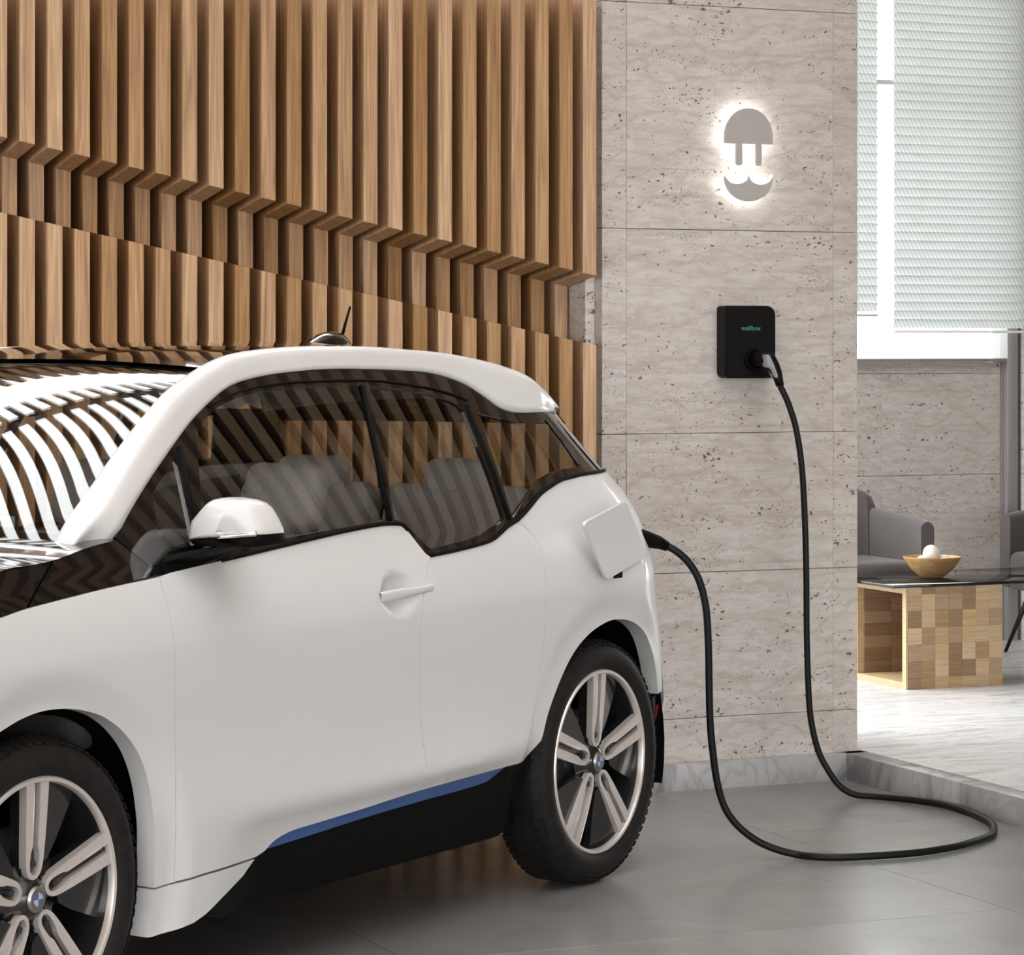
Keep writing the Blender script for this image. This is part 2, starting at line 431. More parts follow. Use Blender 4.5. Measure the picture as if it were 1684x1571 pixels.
# ceilings: open baffle canopy over the bay, slatted oak ceiling over the lobby; forward reach of both added to cut outside light
ceiling = struct(bpy.data.objects.new('ceiling', None), 'open canopy of oak baffles over the car bay'); COL.objects.link(ceiling)
bme = None
for k in range(-14, 112):
    u1 = 4.1775-PITCH*k
    if bme is None:
        bm = bmesh.new(); add_box(bm, (-.019, -14.0, 0), (.019, 8.95, .07)); bme = bpy.data.meshes.new('baffle'); bm.to_mesh(bme); bm.free(); bme.materials.append(M['baffle'])
    o = link(bpy.data.objects.new('baffle', bme), ceiling); o.location = (u1-SLAT_W/2, 0, 3.36)
for v in (8.6, 3.5, -1.5, -6.5, -11.5): box('canopy_beam', (-6, v-.05, 3.432), (5.35, v+.05, 3.58), M['blackmetal'], ceiling)
ceil_lobby = struct(box('ceiling_lobby', (5.36, -14.0, 3.70), (14.0, 12.42, 3.85), M['dash']), 'oak slat ceiling of the lobby')
bme = None
for k in range(240):
    if bme is None:
        bm = bmesh.new(); add_box(bm, (5.37, -SLAT_W/2, 0), (13.9, SLAT_W/2, .10)); bme = bpy.data.meshes.new('ceiling_slat'); bm.to_mesh(bme); bm.free(); bme.materials.append(M['baffle2'])
    o = link(bpy.data.objects.new('ceiling_slat', bme), ceil_lobby); o.location = (0, 12.2-.0925*k if k < 200 else 12.2-.0925*k, 3.599)

def mat_blind():
    m = bpy.data.materials.new('woven_blind'); m.use_nodes = True; nt = m.node_tree
    b = nt.nodes['Principled BSDF']; out = nt.nodes['Material Output']
    v = coords(nt)
    w = N_(nt, 'ShaderNodeTexWave', wave_type='BANDS', bands_direction='DIAGONAL'); w.inputs['Scale'].default_value = 28
    nt.links.new(v, w.inputs['Vector'])
    col = ramp(nt, w.outputs['Fac'], [(.3, (.72, .745, .738)), (.7, (.90, .915, .91))])
    nt.links.new(col, b.inputs['Base Color']); b.inputs['Roughness'].default_value = .6
    tl = N_(nt, 'ShaderNodeBsdfTranslucent'); nt.links.new(col, tl.inputs['Color'])
    mx = N_(nt, 'ShaderNodeMixShader'); mx.inputs[0].default_value = .36
    nt.links.new(b.outputs[0], mx.inputs[1]); nt.links.new(tl.outputs[0], mx.inputs[2]); nt.links.new(mx.outputs[0], out.inputs['Surface'])
    return m
M['blind'] = mat_blind()
def blind(label, u0, u1, z0, v):
    t = thing('venetian_blind', label, 'blind', ((u0+u1)/2, v, z0), group='white slatted blinds at the lobby window')
    hw = (u1-u0)/2
    bm = bmesh.new(); add_box(bm, (-hw, -.0013, -.0226), (hw, .0013, .0226), Matrix.Rotation(math.radians(17), 4, 'X'))
    me = bpy.data.meshes.new('slat'); bm.to_mesh(me); bm.free(); me.materials.append(M['blind'])
    n = int((3.50-z0)/.0425)
    for i in range(n):
        o = link(bpy.data.objects.new('slat', me), t); o.location = (0, 0, .045+.0425*i)
    box('bottom_rail', (-hw, -.012, 0), (hw, .012, .012), M['white'], t, .003)
    box('head_rail', (-hw, -.02, .06+.0425*n), (hw, .02, .10+.0425*n), M['white'], t, .003)
    for s in (-.8, .8):
        tube('cord', [(hw*s, .0, .012), (hw*s, .0, .06+.0425*n)], .0012, M['white'], t, 6)
blind('narrow white slatted blind beside the travertine wall', 6.0, 7.112, 1.700, 12.12)
blind('wide white slatted blind in front of the grey post', 7.204, 8.75, 1.622, 12.12)


# ---- side surface of the car: half width n = W(a, z); a runs aft from the rear axle, z up
def spline(xs,ys):
    xs=np.array(xs,float); ys=np.array(ys,float); n=len(xs)
    h=np.diff(xs); d=np.diff(ys)/h
    m=np.zeros(n); m[0]=d[0]; m[-1]=d[-1]
    for i in range(1,n-1):
        if d[i-1]*d[i]<=0: m[i]=0
        else:
            w1=2*h[i]+h[i-1]; w2=h[i]+2*h[i-1]; m[i]=(w1+w2)/(w1/d[i-1]+w2/d[i])
    def f(x):
        x=np.asarray(x,float)
        i=np.clip(np.searchsorted(xs,x)-1,0,n-2)
        t=(x-xs[i])/h[i]
        v=((2*t**3-3*t*t+1)*ys[i]+(t**3-2*t*t+t)*h[i]*m[i]+(-2*t**3+3*t*t)*ys[i+1]+(t**3-t*t)*h[i]*m[i+1])
        v=np.where(x<xs[0],ys[0]+(x-xs[0])*m[0],v); v=np.where(x>xs[-1],ys[-1]+(x-xs[-1])*m[-1],v)
        return v
    return f
WB=2.457
_pf=spline([.10,.18,.25,.31,.36,.40,.425,.445,.47,.52,.6,.7,.78,.85,.91,.96,1.0,1.04],
          [.770,.797,.815,.828,.838,.852,.864,.8705,.873,.872,.8715,.8745,.878,.878,.868,.853,.837,.8195])
_pw=spline([.10,.19,.30,.40,.47,.52,.6,.7,.78,.85,.91,.96,1.0,1.04],
          [.838,.848,.860,.869,.873,.872,.8715,.8745,.878,.878,.868,.853,.837,.8195])
def _table(f):
    zz=np.arange(0,1.8,.002); d=np.maximum(0,zz-1.04)
    t=np.where(zz>1.04,.8195-.40*d-.115*d*d,f(np.minimum(zz,1.04)))
    k=np.exp(-.5*(np.arange(-30,31)*.002/.0075)**2); k/=k.sum()
    t2=np.convolve(np.pad(t,30,mode='reflect',reflect_type='odd'),k,mode='valid')
    return zz,t2
_z0,_t0=_table(_pf); _z1,_t1=_table(_pw)
def PF(z): return np.interp(z,_z0,_t0)
def PW(z): return np.interp(z,_z1,_t1)
A0=spline([.2,.5,.6,.7,.8,.9,1.0,1.05,1.1,1.15,1.2,1.28,1.36,1.6],[.10,.084,.072,.05,.02,.015,.019,.013,-.012,-.056,-.105,-.174,-.236,-.42])
KR=1.6
def W(a,z):
    a=np.asarray(a,float); z=np.asarray(z,float)
    b=np.clip((-1.62-a)/.28,0,1); b=b*b*(3-2*b)     # behind the front wheel the flank stays full down to the sill
    n=PF(z)*(1-b)+PW(z)*b
    # finger scoop behind the door handle
    q=np.clip(1-((a+1.108)/.088)**2-((z-.913)/.058)**2,0,1); n=n-.024*q*q*(3-2*q)
    # lower flare of the doors, growing forward
    zc=.455+.15*np.clip((a+2.0)/1.3,0,1)
    t=np.clip((zc-z)/.16,0,1); fl=.012*t*t*np.clip((z-.40)/.04,0,1)
    n=n+fl*np.clip((a+2.1)/.3,0,1)*np.clip((-.45-a)/.3,0,1)
    # chamfered rim round both wheel arches
    for ac,rr in ((0.,.425),(-WB,.42)):
        r=np.hypot(a-ac,z-.345); d=np.clip(1-(r-rr)/.085,0,1)
        n=n-.017*d*d*(3-2*d)
    # rounding towards tail and nose
    d=np.maximum(0,a-A0(z)); n=n-KR*d**3
    d=np.maximum(0,-(a+WB+.12)); n=n-1.3*d**3
    return n


# outlines on the side surface, (a, z) in metres
D = {
    'seam_front': [(-2.0392, 1.0188), (-2.0426, 0.9509), (-2.044, 0.8882), (-2.0428, 0.7502), (-2.0312, 0.5977), (-2.0175, 0.4439), (-2.0094, 0.3194)],
    'arch_front': [(-2.0767, 0.3151), (-2.0864, 0.402), (-2.0942, 0.4791), (-2.1093, 0.5552), (-2.1444, 0.6267), (-2.2019, 0.6838), (-2.2655, 0.7221), (-2.3282, 0.7436), (-2.395, 0.7569), (-2.4755, 0.7607), (-2.5471, 0.7509), (-2.6151, 0.7307)],
    'hood_edge': [(-2.604, 0.9701), (-2.5089, 0.9831), (-2.375, 0.9952), (-2.2277, 1.0072)],
    'belt_front': [(-2.0327, 1.0225), (-1.7929, 1.0406), (-1.4154, 1.0693), (-1.2471, 1.0812), (-1.0945, 1.0886), (-1.0115, 1.086), (-0.9922, 1.0803), (-0.9793, 1.0687), (-0.9326, 1.0068)],
    'belt_rear': [(-0.9169, 0.9996), (-0.7868, 1.0055), (-0.614, 1.0188), (-0.5421, 1.036), (-0.4892, 1.0529), (-0.4287, 1.0664)],
    'belt_quarter': [(-0.382, 1.0824), (-0.3278, 1.104), (-0.2768, 1.1247), (-0.2293, 1.1397), (-0.1283, 1.1631), (-0.0559, 1.1707), (0.0359, 1.1767), (0.2305, 1.1787)],
    'seam_mid': [(-0.9179, 0.9981), (-0.9787, 0.9319), (-1.0202, 0.8415), (-1.0247, 0.7165), (-0.986, 0.3949)],
    'seam_rear': [(-0.4184, 1.0576), (-0.3915, 1.0396), (-0.3727, 1.0203), (-0.3594, 0.993), (-0.3587, 0.9646), (-0.3779, 0.9076), (-0.3938, 0.8251), (-0.3964, 0.7598), (-0.4092, 0.6736), (-0.4299, 0.5715), (-0.4832, 0.4692), (-0.4607, 0.4063)],
    'blue_top': [(-1.6373, 0.3338), (-1.5985, 0.3554), (-1.5309, 0.369), (-1.4202, 0.3736), (-1.2302, 0.3819), (-1.0092, 0.3939), (-0.7833, 0.4001), (-0.57, 0.4054)],
    'blue_bottom': [(-0.5553, 0.4009), (-0.5996, 0.382), (-0.6702, 0.3668), (-0.9914, 0.3593), (-1.2441, 0.3508), (-1.4778, 0.34)],
    'arch_rear': [(-0.3768, 0.4056), (-0.3756, 0.4555), (-0.335, 0.5303), (-0.2722, 0.6104), (-0.2032, 0.6793), (-0.1173, 0.7278), (-0.0178, 0.7544), (0.061, 0.7562), (0.1442, 0.7413), (0.2298, 0.7045)],
    'band_bottom': [(-2.1416, 1.1147), (-2.0676, 1.1668), (-1.973, 1.2264), (-1.8747, 1.2834), (-1.7512, 1.3516), (-1.6557, 1.3964), (-1.5515, 1.4369), (-1.4763, 1.4565), (-1.3755, 1.4702), (-1.2773, 1.4787), (-1.0766, 1.4875), (-0.8765, 1.4864), (-0.6717, 1.4803), (-0.5675, 1.473), (-0.4701, 1.4555), (-0.4067, 1.4355), (-0.3486, 1.4067), (-0.3003, 1.3787), (-0.2437, 1.3623), (-0.18, 1.3577), (-0.095, 1.3578)],
    'door_bottom': [(-2.0678, 0.3143), (-1.9059, 0.3255), (-1.6741, 0.3248)],
    'low_piece': [(-2.0763, 0.3122), (-1.9054, 0.3219), (-1.6775, 0.321), (-1.7279, 0.2875), (-1.8351, 0.2508), (-1.8967, 0.2258), (-1.9364, 0.214), (-1.9985, 0.2074), (-2.068, 0.2019), (-2.088, 0.2034), (-2.0786, 0.2617)],
    'sill_right': [(-0.5531, 0.3981), (-0.3841, 0.3995)],
    'sill_bottom': [(-0.5411, 0.1987), (-1.0953, 0.2057), (-1.4355, 0.2039)],
    'cowl': [(-2.5089, 0.9831), (-2.375, 0.9952), (-2.2277, 1.0072), (-2.0327, 1.0225), (-2.0925, 1.0725), (-2.1443, 1.1094), (-2.2626, 1.0959), (-2.3767, 1.0776)],
    'hood_side': [(-2.604, 0.9701), (-2.5111, 0.9827), (-2.3793, 1.0764), (-2.478, 1.0709), (-2.5591, 1.0645)],
    'glass_sail': [(-1.963, 1.2037), (-1.8285, 1.2834), (-1.8693, 1.0817), (-2.0002, 1.0712)],
    'glass_front': [(-1.7125, 1.3435), (-1.6616, 1.3716), (-1.5936, 1.3983), (-1.4999, 1.4207), (-1.3996, 1.4345), (-1.2553, 1.4436), (-1.0928, 1.4482), (-0.9366, 1.4434), (-1.0371, 1.0997), (-1.4071, 1.0837), (-1.6922, 1.0674), (-1.847, 1.0579)],
    'glass_rear': [(-0.9037, 1.4415), (-0.7302, 1.4307), (-0.6104, 1.4169), (-0.5292, 1.3974), (-0.5008, 1.3853), (-0.4865, 1.3666), (-0.486, 1.2864), (-0.4838, 1.1783), (-0.4868, 1.0759), (-0.5292, 1.0599), (-0.6178, 1.0401), (-0.7048, 1.0302), (-0.8908, 1.0169), (-0.9082, 1.0257), (-0.9773, 1.0905), (-1.0151, 1.0986)],
    'glass_quarter': [(-0.4219, 1.3638), (-0.325, 1.3467), (-0.2313, 1.3311), (-0.1394, 1.3309), (-0.0413, 1.3375), (0.0004, 1.2734), (0.0379, 1.2004), (-0.0721, 1.1956), (-0.1468, 1.1878), (-0.2308, 1.1704), (-0.2844, 1.147), (-0.439, 1.0752)],
    'handle': [(-1.1949, 0.9269), (-0.9364, 0.9415), (-1.1909, 0.8992), (-0.9691, 0.8969), (-1.0794, 0.9426), (-1.1225, 0.8663), (-1.0714, 0.9565)],
    'flap': [(-0.0866, 1.0409), (0.244, 1.0893), (0.2583, 0.9267), (-0.0504, 0.8789)],
    'trim_line': [(-1.6289, 1.4003), (-1.4692, 1.4368), (-1.305, 1.4518), (-1.1987, 1.4561), (-0.8978, 1.4575), (-0.7003, 1.4426), (-0.5615, 1.4246), (-0.4469, 1.3979)],
    'mid': [(-0.9327, 1.445), (-1.0357, 1.0973)],
    'rail_top': [(-2.2859, 0.715, 1.089), (-2.2162, 0.7, 1.1473), (-2.1201, 0.683, 1.2113), (-1.9996, 0.66, 1.2911), (-1.8719, 0.635, 1.3666), (-1.7572, 0.61, 1.4261), (-1.6557, 0.59, 1.4638), (-1.5461, 0.572, 1.498), (-1.442, 0.56, 1.5219), (-1.3188, 0.55, 1.5356), (-1.1428, 0.545, 1.5451), (-0.9751, 0.545, 1.5471), (-0.7922, 0.545, 1.5455), (-0.6651, 0.545, 1.54), (-0.4441, 0.545, 1.5282), (-0.2466, 0.55, 1.5094), (-0.1118, 0.555, 1.4882), (-0.0193, 0.565, 1.4645), (0.0367, 0.575, 1.4354), (0.0886, 0.59, 1.3967), (0.1219, 0.61, 1.355)],
    'flap3': [(-0.2651, 0.922, 1.0532), (0.0402, 0.888, 1.1015), (0.2269, 0.858, 0.9293), (-0.081, 0.892, 0.8817)],
}
CABLE = [(3.817, 7.782, 0.959), (3.859, 7.765, 0.937), (3.897, 7.751, 0.901), (3.928, 7.74, 0.846), (3.949, 7.736, 0.763), (3.959, 7.74, 0.653), (3.965, 7.747, 0.542), (3.973, 7.755, 0.413), (3.987, 7.759, 0.302), (4.0, 7.759, 0.228), (4.018, 7.756, 0.167), (4.043, 7.748, 0.122), (4.076, 7.736, 0.085), (4.123, 7.719, 0.05), (4.178, 7.697, 0.026), (4.229, 7.676, 0.013), (4.257, 7.629, 0.013), (4.311, 7.589, 0.013), (4.415, 7.567, 0.013), (4.571, 7.563, 0.013), (4.71, 7.597, 0.013), (4.826, 7.654, 0.013), (4.945, 7.737, 0.013), (5.028, 7.839, 0.013), (5.089, 7.955, 0.013), (5.127, 8.091, 0.013), (5.145, 8.227, 0.013), (5.137, 8.356, 0.013), (5.083, 8.486, 0.013), (5.017, 8.58, 0.013), (4.974, 8.6, 0.016), (4.94, 8.618, 0.029), (4.914, 8.635, 0.053), (4.888, 8.657, 0.099), (4.866, 8.683, 0.158), (4.857, 8.713, 0.24), (4.861, 8.744, 0.334), (4.887, 8.806, 0.537), (4.91, 8.851, 0.744), (4.913, 8.866, 0.934), (4.903, 8.87, 1.125), (4.884, 8.878, 1.263), (4.86, 8.888, 1.348), (4.843, 8.896, 1.391), (4.833, 8.9, 1.412)]
CAR_PLUG = (3.747, 7.771, 0.978)


# ------------------------------------------------------------------ the car
# local frame: x = a (aft from the rear axle), y = -n (n towards the near side), z up
car = thing('electric_car', 'white and black compact electric car plugged into the charging cable', 'car', (3.0356, 8.2344, 0), math.radians(35.484))
CL = .07     # centre line of the car in n
def L3(a, n, z, sg=1): return (a, -n if sg > 0 else n-2*CL, z)
def surf(a, z, off=0.):
    """points and unit normals (a, n, z) of the side surface pushed out by off"""
    a = np.asarray(a, float); z = np.asarray(z, float); e = .004
    n = W(a, z); na = (W(a+e, z)-W(a-e, z))/(2*e); nz = (W(a, z+e)-W(a, z-e))/(2*e)
    ln = np.sqrt(1+na*na+nz*nz); nor = np.stack([-na/ln, 1/ln, -nz/ln], -1)
    return np.stack([a, n, z], -1)+nor*off, nor
def densify(poly, step):
    out = []
    for i, p in enumerate(poly):
        q = poly[(i+1) % len(poly)]; d = math.hypot(q[0]-p[0], q[1]-p[1]); k = max(1, int(math.ceil(d/step)))
        for j in range(k): out.append((p[0]+(q[0]-p[0])*j/k, p[1]+(q[1]-p[1])*j/k))
    return out
def clean(poly, eps=.0015):
    out = []
    for p in poly:
        if not out or math.hypot(p[0]-out[-1][0], p[1]-out[-1][1]) > eps: out.append((float(p[0]), float(p[1])))
    if math.hypot(out[0][0]-out[-1][0], out[0][1]-out[-1][1]) < eps: out.pop()
    return out
def area(poly): return .5*sum(p[0]*q[1]-q[0]*p[1] for p, q in zip(poly, poly[1:]+poly[:1]))
def inset(poly, d):
    s = 1 if area(poly) > 0 else -1; n = len(poly); out = []
    for i in range(n):
        p0, p, p2 = poly[i-1], poly[i], poly[(i+1) % n]
        e1 = (p[0]-p0[0], p[1]-p0[1]); e2 = (p2[0]-p[0], p2[1]-p[1])
        l1 = math.hypot(*e1) or 1; l2 = math.hypot(*e2) or 1
        nx = -(e1[1]/l1+e2[1]/l2)*s; ny = (e1[0]/l1+e2[0]/l2)*s; ll = math.hypot(nx, ny) or 1
        nx, ny = nx/ll, ny/ll
        c = max(.35, abs(nx*(-e1[1]/l1*s)+ny*(e1[0]/l1*s)))
        out.append((p[0]+nx*d/c, p[1]+ny*d/c))
    return out
def inside(poly, p):
    c = False; j = len(poly)-1
    for i in range(len(poly)):
        if (poly[i][1] > p[1]) != (poly[j][1] > p[1]) and p[0] < (poly[j][0]-poly[i][0])*(p[1]-poly[i][1])/(poly[j][1]-poly[i][1])+poly[i][0]: c = not c
        j = i
    return c
def panel(name, outline, m, parent=None, sg=1, off=0., holes=(), step=.028, flange=.02, ins=.0007, deep=None, fn=surf, back=False):
    """sheet of the side surface inside an (a, z) outline, with returned edges; deep = predicate(a, z) -> flange depth"""
    parent = parent or car
    loops = [densify(inset(clean(outline), ins) if ins else clean(outline), step)]
    for h in holes: loops.append(densify(clean(h), step))
    V2 = []; E2 = []
    for lp in loops:
        b = len(V2); V2 += lp; E2 += [(b+i, b+(i+1) % len(lp)) for i in range(len(lp))]
    nb = len(V2)
    xs = [p[0] for p in loops[0]]; zs = [p[1] for p in loops[0]]
    nx = int((max(xs)-min(xs))/step)+1; nz = int((max(zs)-min(zs))/step)+1
    B = np.array(V2)
    for i in range(1, nx):
        for j in range(1, nz+1):
            p = (min(xs)+i*step, min(zs)+(j-.5)*step)
            if inside(loops[0], p) and not any(inside(h, p) for h in loops[1:]):
                if np.min(np.hypot(B[:, 0]-p[0], B[:, 1]-p[1])) > .45*step: V2.append(p)
    r = delaunay_2d_cdt([Vector(p) for p in V2], E2, [], 1, 1e-6)
    ov, oe, of = r[0], r[1], r[2]
    if holes: of = [f for f in of if not any(inside(h, (sum(ov[i].x for i in f)/3, sum(ov[i].y for i in f)/3)) for h in loops[1:])]
    A_ = np.array([(v.x, v.y) for v in ov])
    P, Nn = fn(A_[:, 0], A_[:, 1], off)
    V = [L3(*p, sg) for p in P]; NV = [(q[0], -q[1]*sg, q[2]) for q in Nn]
    faces = []; ln = []
    cnt = {}
    for f in of:
        f = list(f); g = np.cross(np.subtract(V[f[1]], V[f[0]]), np.subtract(V[f[2]], V[f[0]]))
        if np.dot(g, NV[f[0]]) < 0: f = f[::-1]
        faces.append(f); ln += [NV[i] for i in f]
        for i in range(3):
            e = (f[i], f[(i+1) % 3]); cnt[e] = 1
    bnd = [e for e in cnt if (e[1], e[0]) not in cnt]
    dup = {}
    def low(i):
        d = flange if deep is None else deep(A_[i, 0], A_[i, 1])
        return tuple(np.array(V[i])-np.array((0, -sg, 0))*d*.85-np.array(NV[i])*d*.15)
    if flange:
        V = list(V)
        for a_, b_ in bnd:
            k = len(V); V += [V[a_], V[b_], low(b_), low(a_)]
            f = [k+1, k, k+3, k+2]; g = np.cross(np.subtract(V[f[1]], V[f[0]]), np.subtract(V[f[2]], V[f[0]])); g = g/(np.linalg.norm(g) or 1)
            faces.append(f); ln += [tuple(g)]*4
    return mesh_obj(name, V, faces, m, parent, normals=ln)
def cm(pts, k=5): return [tuple(p) for p in catmull(pts, k)]
def grid_loft(name, rows, m, parent=None, flip=False):
    n = len(rows[0]); V = [p for r in rows for p in r]; Fc = []
    for i in range(len(rows)-1):
        for j in range(n-1):
            f = (i*n+j, i*n+j+1, (i+1)*n+j+1, (i+1)*n+j); Fc.append(f[::-1] if flip else f)
    return mesh_obj(name, V, Fc, m, parent or car, smooth=True)
def solid(o, t, off=-1):
    md = o.modifiers.new('thickness', 'SOLIDIFY'); md.thickness = t; md.offset = off; md.use_rim = False; return o

E_REAR = lambda z: float(A0(z))+.40
seamF = cm(D['seam_front']); archF = cm(D['arch_front']); hoodE = cm(D['hood_edge'])
beltF = cm(D['belt_front'][:5])[:-1]+cm(D['belt_front'][4:], 4); beltR = cm(D['belt_rear']); beltQ = cm(D['belt_quarter'])
seamM = cm(D['seam_mid']); seamR = cm(D['seam_rear']); blueT = cm(D['blue_top']); blueB = cm(D['blue_bottom'])
bandB = cm(D['band_bottom'], 4)
archR = cm(D['arch_rear'][1:]+[(.297, .650), (.352, .580), (.378, .505)])
RT = D['rail_top']

arch_deep = lambda a, z: .05 if min(abs(math.hypot(a, z-.345)-.415), abs(math.hypot(a+WB, z-.345)-.41)) < .06 and z < .78 or (z < .5 and -2.09 < a < -2.0) else .02
def side(sg):
    # front wing
    fa = [(-WB-.42*math.cos(math.radians(t)), .345+.42*math.sin(math.radians(t))) for t in (62, 48, 34, 20, 8)]
    nose = [(-2.885, .40), (-3.0, .42), (-3.06, .55), (-3.06, .70), (-3.02, .82), (-2.95, .885), (-2.8, .935)]
    fender = seamF+archF+fa[0:]+nose+hoodE+[D['seam_front'][0]]
    panel('front_wing', fender, M['paint'], sg=sg, deep=arch_deep, step=.017)
    door = seamF[:1]+beltF[1:]+seamM+[blueT[i] for i in range(len(blueT)-1, -1, -1) if blueT[i][0] < -.99]+cm(D['door_bottom'])[::-1]+seamF[::-1]
    fd = panel('front_door', door, M['paint'], sg=sg, step=.015)
    rdoor = beltR+seamR+[b for b in blueT[::-1] if b[0] > -.985]+seamM[::-1]
    panel('rear_door', rdoor, M['paint'], sg=sg, step=.02)
    er = [(E_REAR(z), z) for z in np.linspace(1.178, .505, 14)]
    quarter = beltR[-1:]+beltQ+er+archR[::-1]+[D['seam_rear'][-1]]+seamR[::-1]
    panel('quarter_panel', quarter, M['paint'], sg=sg, deep=arch_deep, step=.017)
    panel('front_sill_cover', D['low_piece'], M['paint'], sg=sg, deep=arch_deep)
    panel('sill_accent', blueT+blueB, M['blue'], sg=sg, off=-.006)
    sill = cm(D['low_piece'][2:6])[::-1][:-1]+[(-1.655, .332)]+blueB[::-1]+[(-.545, .405), (-.386, .40), (-.405, .30), (-.43, .24), (-.5, .20)]+D['sill_bottom'][:1]+[(-1.0953, .2058), (-1.4355, .2039), (-1.8, .197)]
    panel('sill', sill, M['satin'], sg=sg, off=-.012, ins=0)
    panel('rear_bumper_corner', [(.335, .50)]+[(E_REAR(z), z) for z in np.linspace(.50, .24, 6)]+[(.44, .235), (.40, .31), (.375, .41)], M['satin'], sg=sg, off=-.012)
    panel('side_reflector', [(.40, .47), (.455, .47), (.45, .41), (.42, .39)], M['red'], sg=sg, off=-.004)
    # dark band from bonnet flank to tailgate, with the window openings
    panel('cowl_side', D['cowl'], M['black'], sg=sg, off=-.002, ins=.002)
    panel('bonnet_side', hoodE[:1]+D['hood_side'][1:]+[(-2.75, 1.02), (-2.9, .955), (-2.95, .885), (-2.8, .935)], M['black'], sg=sg, off=-.002, ins=.002)
    top = bandB+[(-.03, 1.358), (.05, 1.357), (.12, 1.356)]
    rear = [(E_REAR(z)-.0, z) for z in np.linspace(1.356, 1.18, 8)]
    dlo = top+rear+beltQ[::-1]+beltR[::-1]+beltF[::-1]+[(-2.0906, 1.0723)]
    holes = [D['glass_sail'], D['glass_front'], D['glass_rear'], D['glass_quarter']]
    fr = panel('window_surround', dlo, M['black'], sg=sg, off=-.004, holes=holes, ins=.0005, flange=.012)
    for nm, h in zip(('quarter_light', 'front_window', 'rear_window', 'rear_quarter_window'), holes):
        panel(nm, inset(clean(h), -.003), M['glass'], sg=sg, off=-.010, ins=0, flange=.003)
    # raised rubber and gloss beads
    def bead(nm, pts, r, m, off=.001):
        p = np.array(pts); P, _ = surf(p[:, 0], p[:, 1], off)
        return tube(nm, [L3(*q, sg) for q in P], r, m, car, 8)
    bead('belt_trim', cm(D['belt_front'][1:8], 4), .0055, M['satin'])
    bead('belt_trim', beltR+beltQ, .0055, M['satin'])
    bead('window_bead', cm(D['trim_line']), .003, M['satin'], -.002)
    bead('door_pillar_trim', [D['mid'][0], D['mid'][1]], .0075, M['satin'], -.004)
    q = D['glass_sail']; bead('quarter_light_post', [(-1.800, 1.308), (-1.853, 1.075)], .011, M['satin'], -.008)
    bead('rear_door_pillar_trim', [(-.461, 1.385), (-.457, 1.20), (-.462, 1.070)], .009, M['satin'], -.006)
    # door handle: bar between two scoops
    hx0, hx1 = -1.195, -.945
    P, Nr = surf(np.linspace(hx0, hx1, 12), np.linspace(.911, .920, 12), .0); P[:, 1] = np.interp(np.linspace(0, 1, 12), [0, 1], [P[0, 1], P[-1, 1]])
    bm = bmesh.new()
    rows = []
    for i, (p, q) in enumerate(zip(P, Nr)):
        t = i/11; hh = .0125+.0025*math.sin(math.pi*min(1, t*1.6))-.004*t; out = .005*math.sin(math.pi*min(1, max(0, t)*.93+.05))+.002
        rows.append([L3(p[0], p[1]+o_, p[2]+z_, sg) for z_, o_ in ((-hh, -.004), (-hh, out*.7), (-hh*.6, out), (hh*.6, out+.002), (hh, out*.7), (hh, -.004))])
    h = grid_loft('door_handle', rows, M['paint'], fd)
    # inner trim seen through the glass
    panel('door_card', [(-2.0, .34), (-2.0, 1.02), (-1.4, 1.05), (-1.02, 1.07), (-.93, .99), (-.45, 1.05), (-.3, 1.12), (.15, 1.17), (.3, .9), (.2, .8), (-.35, .75), (-.5, .34)], M['trimgrey'], sg=sg, off=-.05, flange=0, step=.08)
    # wheel housings
    for ac in (0., -WB):
        Vs = []; Fs = []
        for i in range(25):
            an = math.radians(-15+210*i/24)
            for n_ in (.80, .40): Vs.append(L3(ac+.445*math.cos(an), n_, .345+.445*math.sin(an), sg))
        for i in range(24): Fs.append((2*i, 2*i+1, 2*i+3, 2*i+2))
        k = len(Vs); Vs += [L3(ac+.445*math.cos(math.radians(-15+210*i/24)), .40, .345+.445*math.sin(math.radians(-15+210*i/24)), sg) for i in range(25)]
        Fs.append(tuple(range(k, k+25)))
        mesh_obj('wheel_housing', Vs, Fs, M['satin'], car)
    # white roof rail from the foot of the windscreen pillar to the spoiler tip
    Lp = [D['band_bottom'][i] for i in (0, 1, 2, 3, 4, 5, 6, 7, 8, 9, 10, 11, 12, 13, 14, 15, 16, 17, 18, 19, 20)]+[(.06, 1.356)]
    Up = [RT[i] for i in range(21)]
    Lp = [(-2.215, 1.062)]+Lp; Up = [(-2.365, .735, 1.025)]+Up
    Lc = catmull([(p[0], p[1]) for p in Lp], 6); Uc = catmull(Up, 6)
    def resample(c, dim):
        c = np.array(c); d = np.r_[0, np.cumsum(np.linalg.norm(np.diff(c, axis=0), axis=1))]; return c, d/d[-1]
    Lc, ld = resample(Lc, 2); Uc, ud = resample(Uc, 3)
    # matched stations by share of length, pinned at the pillar top and at the rear
    keyL = [0, .30, .50, .76, .90, 1.0]; keyU = [0, .335, .53, .79, .905, 1.0]
    T = np.linspace(0, 1, 90); rows = []
    for t in T:
        tl = np.interp(t, np.linspace(0, 1, 6), keyL); tu = np.interp(t, np.linspace(0, 1, 6), keyU)
        l2 = [np.interp(tl, ld, Lc[:, i]) for i in range(2)]; u3 = np.array([np.interp(tu, ud, Uc[:, i]) for i in range(3)])
        p, nr = surf(np.array([l2[0]]), np.array([l2[1]]), -.06*min(1, max(0, (1.118-l2[1])/.03)) if l2[0] < -2.1 else 0.); p, nr = p[0], nr[0]
        # tangents: up the side surface at the lower edge, inwards over the roof at the upper edge
        tv = np.array([0, -(nr[2]), nr[1]]); tv /= np.linalg.norm(tv)
        dlt = u3-p; ln_ = np.linalg.norm(dlt)
